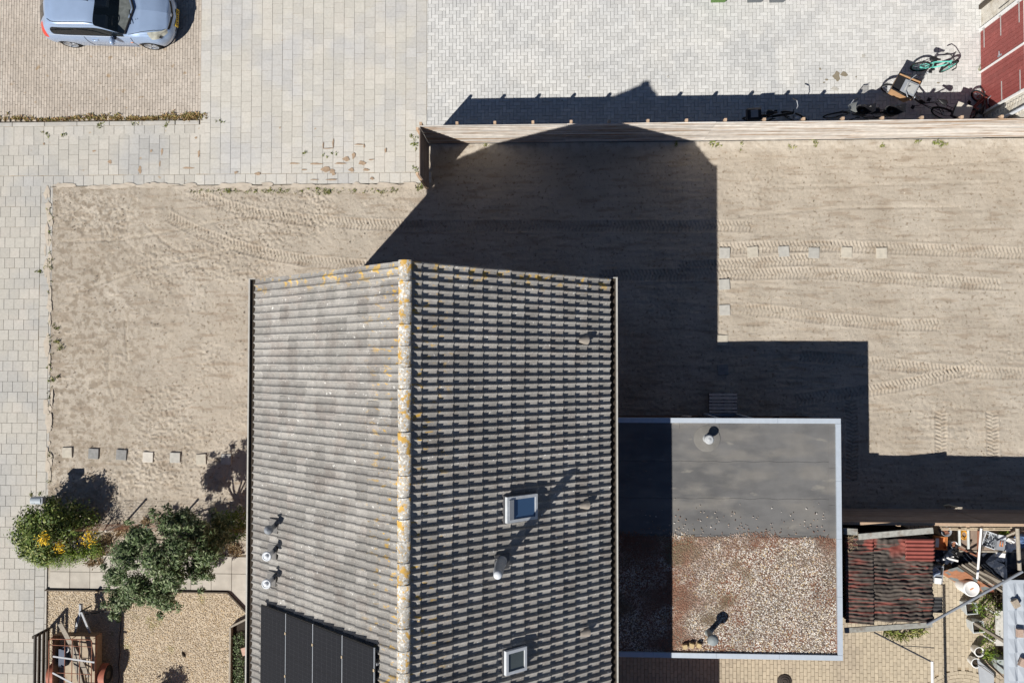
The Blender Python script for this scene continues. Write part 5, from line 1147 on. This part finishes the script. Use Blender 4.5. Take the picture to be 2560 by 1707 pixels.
# rusty plates leaning against dark planks
a_, b_ = P(2384, 1412, .45), P(2466, 1466, .45); m = MB(); d = (b_-a_).normalized(); nn = Vector((d.y, -d.x, 0))
vs = [a_+Vector((0, 0, .2)), b_+Vector((0, 0, .2)), b_+nn*.36-Vector((0, 0, .40)), a_+nn*.36-Vector((0, 0, .40))]
m.add([v+o_ for o_ in (Vector((0, 0, 0)), -nn*.01) for v in vs], [(0, 1, 2, 3), (7, 6, 5, 4), (0, 4, 5, 1), (1, 5, 6, 2), (2, 6, 7, 3), (3, 7, 4, 0)])
tag(m.build('rusty_plate', mat('flaking_rust', (.27, .12, .065), .75, .2, 10, patch=[((.13, .145, .145), 2.6, .52, .02)])), 'leaning rusty steel plate with bare grey patches', 'plate')
for k in range(5):
    m = MB(); o_ = nn*(-.05-.07*k); m.beam(a_+o_+Vector((0, 0, .2+.02*k))+d*.05*k, b_+o_+Vector((0, 0, .12))+d*(.15+.2*k), .05, .03)
    tag(m.build('plank', WOODW if k % 2 else WOODD), f'plank behind the rusty plate, {o7[k]} counted from the plate', 'plank', 'planks behind the rusty plate')
for k in range(7):
    m = MB(); m.beam(P(2440+k*8, 1440-k*7, .25+.02*k), P(2550+k*3, 1462-k*9, .2+.02*k), .09, .025); tag(m.build('plank', WOODD), f'dark plank in the heap under the slanting pole, {o7[k]} from the bottom', 'plank', 'dark planks heaped in the yard')
q = P(2478, 1469, .3); m = MB(); m.box((q.x, q.y, .15), (.16, .22, .3)); tag(m.build('stump', TERR), 'rusty brown block at the end of the leaning plate', 'block')
q = P(2431, 1472, .62); t = thing('drum', 'white plastic drum with a round lid', 'drum', (q.x, q.y, 0)); m = MB(); m.lathe([(.17, 0), (.20, .1), (.205, .5), (.19, .56), (0, .56)], 28, (0, 0, 0)); m.build('body', WHITE, t, False); m = MB(); m.lathe([(.215, .53), (.215, .59), (.19, .60), (.18, .585), (0, .59)], 28, (0, 0, 0)); m.build('lid', WHITE, t, False); m = MB(); m.box((0, .0, .597), (.10, .03, .008), rz=.5); m.build('sticker', mat('orange_sticker', (.7, .3, .15), .6), t, False)
q = P(2345, 1438, .6); t = thing('cabinet', 'grey and white plastic cabinet beside the shed', 'cabinet', (q.x, q.y, 0)); m = MB(); m.box((.02, .03, .30), (.24, .48, .60), rz=-.1); m.build('body', GREYP, t, False); m = MB(); m.box((-.02, -.14, .62), (.18, .16, .05), rz=-.1); m.build('white_lid', WHITE, t, False); m = MB(); m.box((.02, .12, .61), (.2, .18, .02), rz=-.1); m.build('top', DARK, t, False)
bag('blue and white bag on the plastic cabinet', 2336, 1428, .72, .12, mat('blue_white', (.30, .36, .48), .5, .3, 14), 8)
# more odds and ends between fence, workbench and leaning plate
for a_, b_, w_, h_, mt, nm, lb in (((2395, 1402, .5), (2372, 1396, .5), .05, .03, WHITE, 'lath', 'short white lath beside the shed corner'), ((2340, 1400, .45), (2384, 1392, .45), .06, .04, WHITE, 'lath', 'white lath lying across the black sheet'),
        ((2396, 1368, .9), (2447, 1392, .8), .04, .03, RUST, 'rusty_bar', 'rusty bar slanting from the workbench corner'), ((2446, 1326, 1.1), (2445, 1388, .9), .05, .03, RUST, 'rusty_bar', 'rusty bar next to the white painted pole'),
        ((2470, 1330, .8), (2455, 1372, .78), .08, .02, WOODD, 'slat', 'dark slat on the workbench left of the white crate'), ((2428, 1352, .8), (2412, 1374, .7), .05, .05, WOODD, 'slat', 'dark slat over the front edge of the workbench'),
        ((2515, 1340, .85), (2548, 1325, .85), .05, .04, WOODW, 'lath', 'grey lath behind the white bags'), ((2384, 1405, .3), (2404, 1418, .3), .10, .03, mat('yellow_board', (.55, .47, .28), .8, .15, 12), 'board', 'yellowish board edge above the rusty plate'),
        ((2490, 1385, .78), (2512, 1388, .78), .12, .05, WHITE, 'tray', 'white tray hanging over the front edge of the workbench')):
    m = MB(); m.beam(P(*a_), P(*b_), w_, h_); tag(m.build(nm, mt), lb, nm.replace('_', ' '))
bag('dark heap of plastic under the front of the workbench', 2465, 1392, .25, .30, DARK, 11, .5, 'plastic_heap', 'heap'); bag('black bin bag between the drawer and the workbench', 2388, 1385, .35, .16, DARK, 12)
q = P(2500, 1330, .6); t = thing('plant', 'bright green spiky plant behind the workbench at the fence', 'plant', (q.x, q.y, 0)); leaves('foliage', [((q.x, q.y, .75), (.18, .12, .1), 120)], LEAFB, t, .16, .15, up=.9); stems(t, (q.x, q.y, 0), [(q.x, q.y, .75), (q.x+.05, q.y, .7)], .015)
# planters and pots
def planter_sq(label, px, py):
    q = P(px, py, .42); t = thing('planter', label, 'planter', (q.x, q.y, 0), 0, 'square planters in the clinker yard'); m = MB(); w0, w1 = .11, .16
    for s in range(4):
        Rm = Matrix.Rotation(s*math.pi/2+.1, 3, 'Z'); m.add([Rm @ Vector(p) for p in ((-w0, -w0, 0), (w0, -w0, 0), (w1, -w1, .42), (-w1, -w1, .42), (-w1+.02, -w1+.02, .42), (w1-.02, -w1+.02, .42), (w1-.03, -w1+.03, .3), (-w1+.03, -w1+.03, .3))], [(0, 1, 2, 3), (3, 2, 5, 4), (4, 5, 6, 7)])
    m.build('pot', mat('pale_planter', (.52, .55, .56), .7, .08, 12), t, False); m = MB(); m.box((0, 0, .33), (.26, .26, .02), rz=.1); m.build('soil', SOIL, t, False)
    leaves('foliage', [((q.x+.1, q.y+.02, .5), (.16, .16, .14), 90)], LEAFB, t, .06, .35)
planter_sq('pale square planter, upper of the two in the clinker yard', 2429, 1521); planter_sq('pale square planter, lower of the two in the clinker yard', 2446, 1567)
def pot(label, px, py, plant):
    q = P(px, py, .3); t = thing('flower_pot', label, 'flower pot', (q.x, q.y, 0), 0, 'round white pots in the clinker yard'); m = MB(); m.lathe([(.10, 0), (.135, .28), (.14, .30), (.115, .30), (.105, .24)], 24, (0, 0, 0)); m.build('pot', WHITE, t, False); m = MB(); m.disc((0, 0, .245), .108); m.build('soil', SOIL, t, False)
    if plant: leaves('foliage', [((q.x+.12, q.y-.02, .5), (.14, .16, .12), 120)], LEAFB, t, .09, .35)
    m = MB(); m.tube([(0, 0, .24), (.15, -.1, .45), (.5, -.35, .6)], .008, 5); m.build('stem', BARK, t, False)
pot('round white pot with a green plant, upper of the two pots', 2449, 1629, True); pot('round white pot of bare soil, lower of the two pots', 2441, 1657, False)
q = P(2490, 1530); t = thing('shrub', 'sparse straggly shrub between the planters and the grey sheet roof', 'shrub', (q.x, q.y, 0))
cl = [clump(px, py, z, .24, 130) for px, py, z in ((2455, 1520, .5), (2475, 1540, .6), (2480, 1580, .5), (2470, 1610, .5), (2495, 1520, .6), (2465, 1500, .5), (2480, 1640, .4))]
leaves('crown', cl, LEAFB, t, .06, .35); stems(t, (q.x, q.y, 0), [c[0] for c in cl], .012)
t = thing('dry_shrub', 'bare twiggy shrub next to the white drum', 'shrub', P(2480, 1490)); m = MB()
for _ in range(60): b_ = P(2480+rnd.gauss(0, 6), 1490+rnd.gauss(0, 5), .05); a_ = rnd.uniform(0, 6.28); m.tube([b_, b_+Vector((.16*math.cos(a_), .14*math.sin(a_), .25)), b_+Vector((.3*math.cos(a_+.4), .26*math.sin(a_+.4), .42))], .007, 4, r2=.002)
m.build('twigs', BARK, t)
q = P(2262, 1578); tufts('fern_weeds', [(P(px, py).x, P(px, py).y, .10, .16, 40) for px, py in ((2215, 1580), (2230, 1585), (2245, 1590), (2260, 1588), (2275, 1582), (2290, 1580), (2300, 1575), (2225, 1575))], WEEDG, 'yellow green weeds growing along the foot of the shed')
# grey sheet roof at the right edge with bricks on it
GZ = 1.9; a_ = P(2507, 1449, GZ); t = thing('lean_to', 'lean to with pale grey tile pattern sheet roof at the right edge', 'lean-to', (a_.x+.8, a_.y-1.5, 0))
cols = [a_.x+.10, a_.x+.34, a_.x+.58, a_.x+.82, a_.x+1.06, a_.x+1.3, a_.x+1.6]; GREYR = mat('pale_grey_sheet', (.40, .44, .49), .5, .06, 6, spec=.4)
m = MB(); m.box((a_.x+.05, a_.y-1.6, GZ), (.10, 3.2, .03)); m.build('edge_flashing', GREYR, t)
m = MB(); m.box((a_.x+.3, a_.y-.03, GZ+.01), (.62, .08, .03)); m.build('edge_flashing', GREYR, t)
for i in range(6):
    for j in range(9):
        y1_, y0_ = a_.y-.04-.36*j, a_.y-.04-.36*(j+1); x0_, x1_ = cols[i], cols[i+1]; xm_ = (x0_*.35+x1_*.65); zt = GZ
        m = MB(); m.add([(x0_, y1_, zt), (xm_, y1_, zt+.015), (x1_, y1_, zt), (x0_, y0_, zt+.02), (xm_, y0_, zt+.065), (x1_, y0_, zt+.02), (x0_, y0_, zt-.02), (x1_, y0_, zt-.02)], [(0, 3, 4, 1), (1, 4, 5, 2), (3, 6, 7, 5, 4)]); m.build('roof_panel', GREYR, t)
m = MB()
for x, y in ((a_.x+.06, a_.y-.1), (a_.x+.06, a_.y-1.6), (a_.x+1.5, a_.y-.1)): MB().box((x, y, GZ/2), (.07, .07, GZ-.05)).build('post', WOODW, t)
pass; m = MB(); m.box((a_.x+1.2, a_.y-1.5, .45), (.6, 2.6, .9)); m.build('cupboard', WOODD, t)
for (px, py, rz_, mt, lb) in ((2540, 1508, .5, mat('brick_grey', (.34, .29, .23), .9, .2, 30), 'brick weighing down the grey sheet roof, uppermost of the three'), (2550, 1582, .0, mat('brick_pink', (.42, .31, .25), .9, .15, 30), 'pinkish brick in the middle on the grey sheet roof'), (2557, 1656, -.4, mat('brick_pink', (.42, .31, .25)), 'brick on the grey sheet roof, lowest of the three')):
    q = P(px, py, GZ+.13); m = MB(); m.box((q.x, q.y, GZ+.12), (.16, .21, .08), rz=rz_, top=.95); tag(m.build('brick', mt), lb, 'brick', 'bricks on the grey sheet roof')
q = P(2498, 1560, .6); t = thing('garden_table', 'white painted table half under the grey sheet roof', 'table', (q.x, q.y, 0)); m = MB(); m.box((.05, -.1, .60), (.30, .95, .03)); m.build('top', mat('dirty_white', (.52, .51, .48), .7, .15, 8), t, False); m = MB()
for x in (-.1, .2):
    for y in (-.50, .30): MB().box((x, y, .29), (.04, .04, .58)).build('leg', WHITE, t, False)
q = P(2510, 1665, .5); m = MB(); m.box((q.x, q.y, .25), (.36, .34, .50)); m.box((q.x, q.y, .515), (.40, .38, .03)); tag(m.build('box', mat('grey_green_box', (.34, .38, .38), .7, .1, 9)), 'closed grey box beside the lower flower pot', 'box')
q = P(2475, 1685, .45); m = MB(); m.add([(q.x-.25, q.y+.35, .3), (q.x+.08, q.y+.05, .5), (q.x+.08, q.y-.6, .5), (q.x-.18, q.y-.5, .3), (q.x-.25, q.y+.35, .27), (q.x+.08, q.y+.05, .47), (q.x+.08, q.y-.6, .47), (q.x-.18, q.y-.5, .27)], [(0, 3, 2, 1), (4, 5, 6, 7), (0, 1, 5, 4), (1, 2, 6, 5), (2, 3, 7, 6), (3, 0, 4, 7)]); tag(m.build('grey_panel', GREYP), 'sloping dark grey panel below the flower pots', 'panel')
m = MB()
for k in range(4): m.tube([P(2462+k*3, 1648+k*4, .65+.03*k), P(2528+k*3, 1705+k*5, .75)], .013, 6)
tag(m.build('branches', mat('pale_branch', (.38, .3, .22), .9, .2, 15)), 'bundle of pale dry branches slanting past the flower pots', 'branches')
q = P(1961, 1702); m = MB(); m.lathe([(0, .02), (.20, .02), (.21, 0)], 24, (q.x, q.y, .0)); 
for k in range(3): m.tube([(q.x+(.06+.06*k)*math.cos(a), q.y+(.06+.06*k)*math.sin(a), .025) for a in [6.283*i/20 for i in range(20)]], .012, 5, True)
tag(m.build('drain_cover', mat('cast_iron', (.05, .04, .035), .7, .2, 20)), 'round dark iron drain cover in the clinker yard at the bottom edge', 'drain cover')

# ================================================================== WEEDS AND LITTER
sp = []
for k in range(230):
    x = -17.5+rnd.random()*7.1; sp.append((x, 7.235+abs(rnd.gauss(0, .05))*(1+.8*math.sin(x*2.2)), .05, .055, 14))
for k in range(40): sp.append((-10.34+rnd.gauss(-.25, .2), 7.3+rnd.gauss(0, .05), .05, .05, 12))
tufts('kerb_weeds', sp, WEED, 'brown and green weeds along the kerb of the parking bay')
sp = []
for px, py, n in ((250, 315, 6), (337, 310, 4), (417, 312, 5), (120, 335, 4), (162, 336, 3), (1035, 345, 5), (1037, 365, 5), (1036, 425, 4), (1050, 470, 8), (545, 303, 3), (140, 820, 4), (145, 855, 6), (150, 870, 5), (135, 950, 5), (100, 680, 5), (122, 670, 4), (127, 655, 4), (570, 480, 6), (820, 482, 6), (1780, 360, 6), (1795, 363, 5), (1850, 365, 3), (2035, 357, 6), (2340, 357, 6), (2355, 362, 6), (1975, 373, 3), (2295, 355, 3), (2200, 365, 3), (1140, 350, 4), (1215, 362, 4), (1690, 362, 4), (2450, 170, 3), (2448, 255, 4), (78, 1240, 3), (103, 1240, 3), (500, 1378, 4), (810, 390, 2), (755, 383, 2), (835, 385, 2)):
    for _ in range(n): q = P(px+rnd.gauss(0, 5), py+rnd.gauss(0, 4)); sp.append((q.x, q.y, .045, .045, 9))
for k in range(90): q = P(480+rnd.random()*520, 478+rnd.gauss(0, 3)); sp.append((q.x, q.y, .05, .035, 7))
for k in range(60): q = P(125+rnd.gauss(0, 3), 480+rnd.random()*900); sp.append((q.x, q.y, .04, .04, 7))
tufts('weeds', sp, WEEDG, 'scattered green weeds in paving joints and along fence and sand edges')
# stains on the pavers and soil spread over the tile court
BC = [0]
def blot(name, px, py, rx, ry, m, parent, z=.006):
    BC[0] += 1; z += (BC[0] % 37)*.0005      # each lies a hair above the one below
    q = P(px, py, 0); k = 16; ph = rnd.uniform(0, 6); b = MB()
    b.add([(q.x+rx*(1+.28*math.sin(3*a+ph)+rnd.uniform(-.12, .12))*math.cos(a), q.y+ry*(1+.25*math.sin(2*a+ph)+rnd.uniform(-.12, .12))*math.sin(a), z) for a in [6.2832*i/k for i in range(k)]], [tuple(range(k))]); b.build(name, m, parent, False)

OIL = mat('oil_stain', (.22, .19, .14), .8, .1, 9); OILL = mat('faint_stain', (.40, .385, .35), .9, .1, 9); SOILP = mat('soil_stain', (.34, .25, .175), .95, .15, 12)
for a_ in ((2092, 191, .10, .12, OIL), (2110, 186, .10, .07, OIL), (2087, 222, .11, .06, OILL), (2066, 200, .04, .035, OIL), (2060, 207, .035, .02, OIL), (2050, 173, .03, .03, OIL), (2158, 140, .05, .06, OILL), (2345, 208, .05, .02, OIL), (2140, 193, .02, .02, OIL), (1472, 193, .04, .03, OILL), (1670, 192, .03, .03, OILL), (1405, 252, .02, .02, OIL)): blot('stain', a_[0], a_[1], a_[2], a_[3], a_[4], hy)
for a_ in ((735, 409, .14, .025), (790, 410, .18, .03), (815, 424, .14, .07), (830, 428, .07, .08), (850, 409, .16, .03), (866, 398, .10, .06), (884, 390, .05, .10), (905, 408, .10, .07), (879, 425, .08, .05), (915, 425, .09, .04), (928, 400, .08, .02), (760, 425, .08, .025), (834, 436, .05, .05), (645, 435, .09, .04), (590, 432, .05, .04), (820, 372, .14, .015), (808, 365, .015, .10), (833, 360, .02, .13), (897, 362, .12, .02), (910, 366, .02, .07), (964, 377, .03, .06), (785, 450, .12, .015), (830, 450, .16, .02), (930, 447, .06, .04), (700, 320, .02, .03)): blot('soil_patch', *a_, SOILP, tc)
for a_ in ((470, 420, .16, .03), (350, 425, .05, .10), (405, 380, .03, .10), (400, 410, .02, .08), (275, 405, .06, .05), (235, 378, .05, .03), (490, 345, .04, .03), (497, 385, .03, .12), (378, 378, .03, .05), (110, 360, .03, .03)): blot('soil_patch', *a_, SOILP, cp)
SPILL = mat('spilled_sand', (.465, .41, .34), .95, .12, 6)
for k in range(46): blot('spilled_sand', 122+rnd.gauss(0, 3), 470+rnd.random()*760, rnd.uniform(.03, .09), rnd.uniform(.06, .3), SPILL, fp, .009)
for k in range(24): blot('spilled_sand', 140+rnd.random()*360, 465+rnd.gauss(0, 2), rnd.uniform(.1, .35), rnd.uniform(.02, .07), SPILL, cp, .009)
for k in range(36): blot('spilled_sand', 510+rnd.random()*530, 465+rnd.gauss(0, 2.5), rnd.uniform(.1, .35), rnd.uniform(.02, .08), SPILL, tc, .009)
# clods and pebbles on the sand
n = 11000; x = XL+.1+rng.random(n)*28.5; y = -5.0+rng.random(n)*11.3
dens = np.where(x < -6.9, .22+.9*np.clip((vn(x, y, .7, 8)-.42)*4, 0, 1), .16)
ok = (rng.random(n) < dens) & ~((x < XR) & (y > 5.2)) & ~((x > -7) & (x < 1.8) & (y < 1.9)) & ~((x > 1.5) & (x < 7.5) & (y < -1.3)) & ~((x > 7) & (y < -4.1))
pebbles('sand_clods', np.stack([x, y, np.full(n, .005)], 1)[ok], mat('clod', rough=.95, var=.1, sc=2, ramp=[(0, (.14, .11, .08)), (.6, (.33, .27, .2)), (.9, (.45, .38, .3)), (1, (.62, .58, .5))]), .008, .028, None, 'small clods and pebbles scattered over the sand')
bpy.data.objects['sand_clods']['category'] = 'clods'
m = MB()
q = P(2380, 1266, .05); m.tube([P(2360, 1264, .03), P(2372, 1262, .04), P(2383, 1266, .03), P(2393, 1266, .03)], .025, 6); tag(m.build('stick', mat('pale_stick', (.6, .5, .33), .9)), 'pale bent stick at the foot of the dark fence', 'stick')
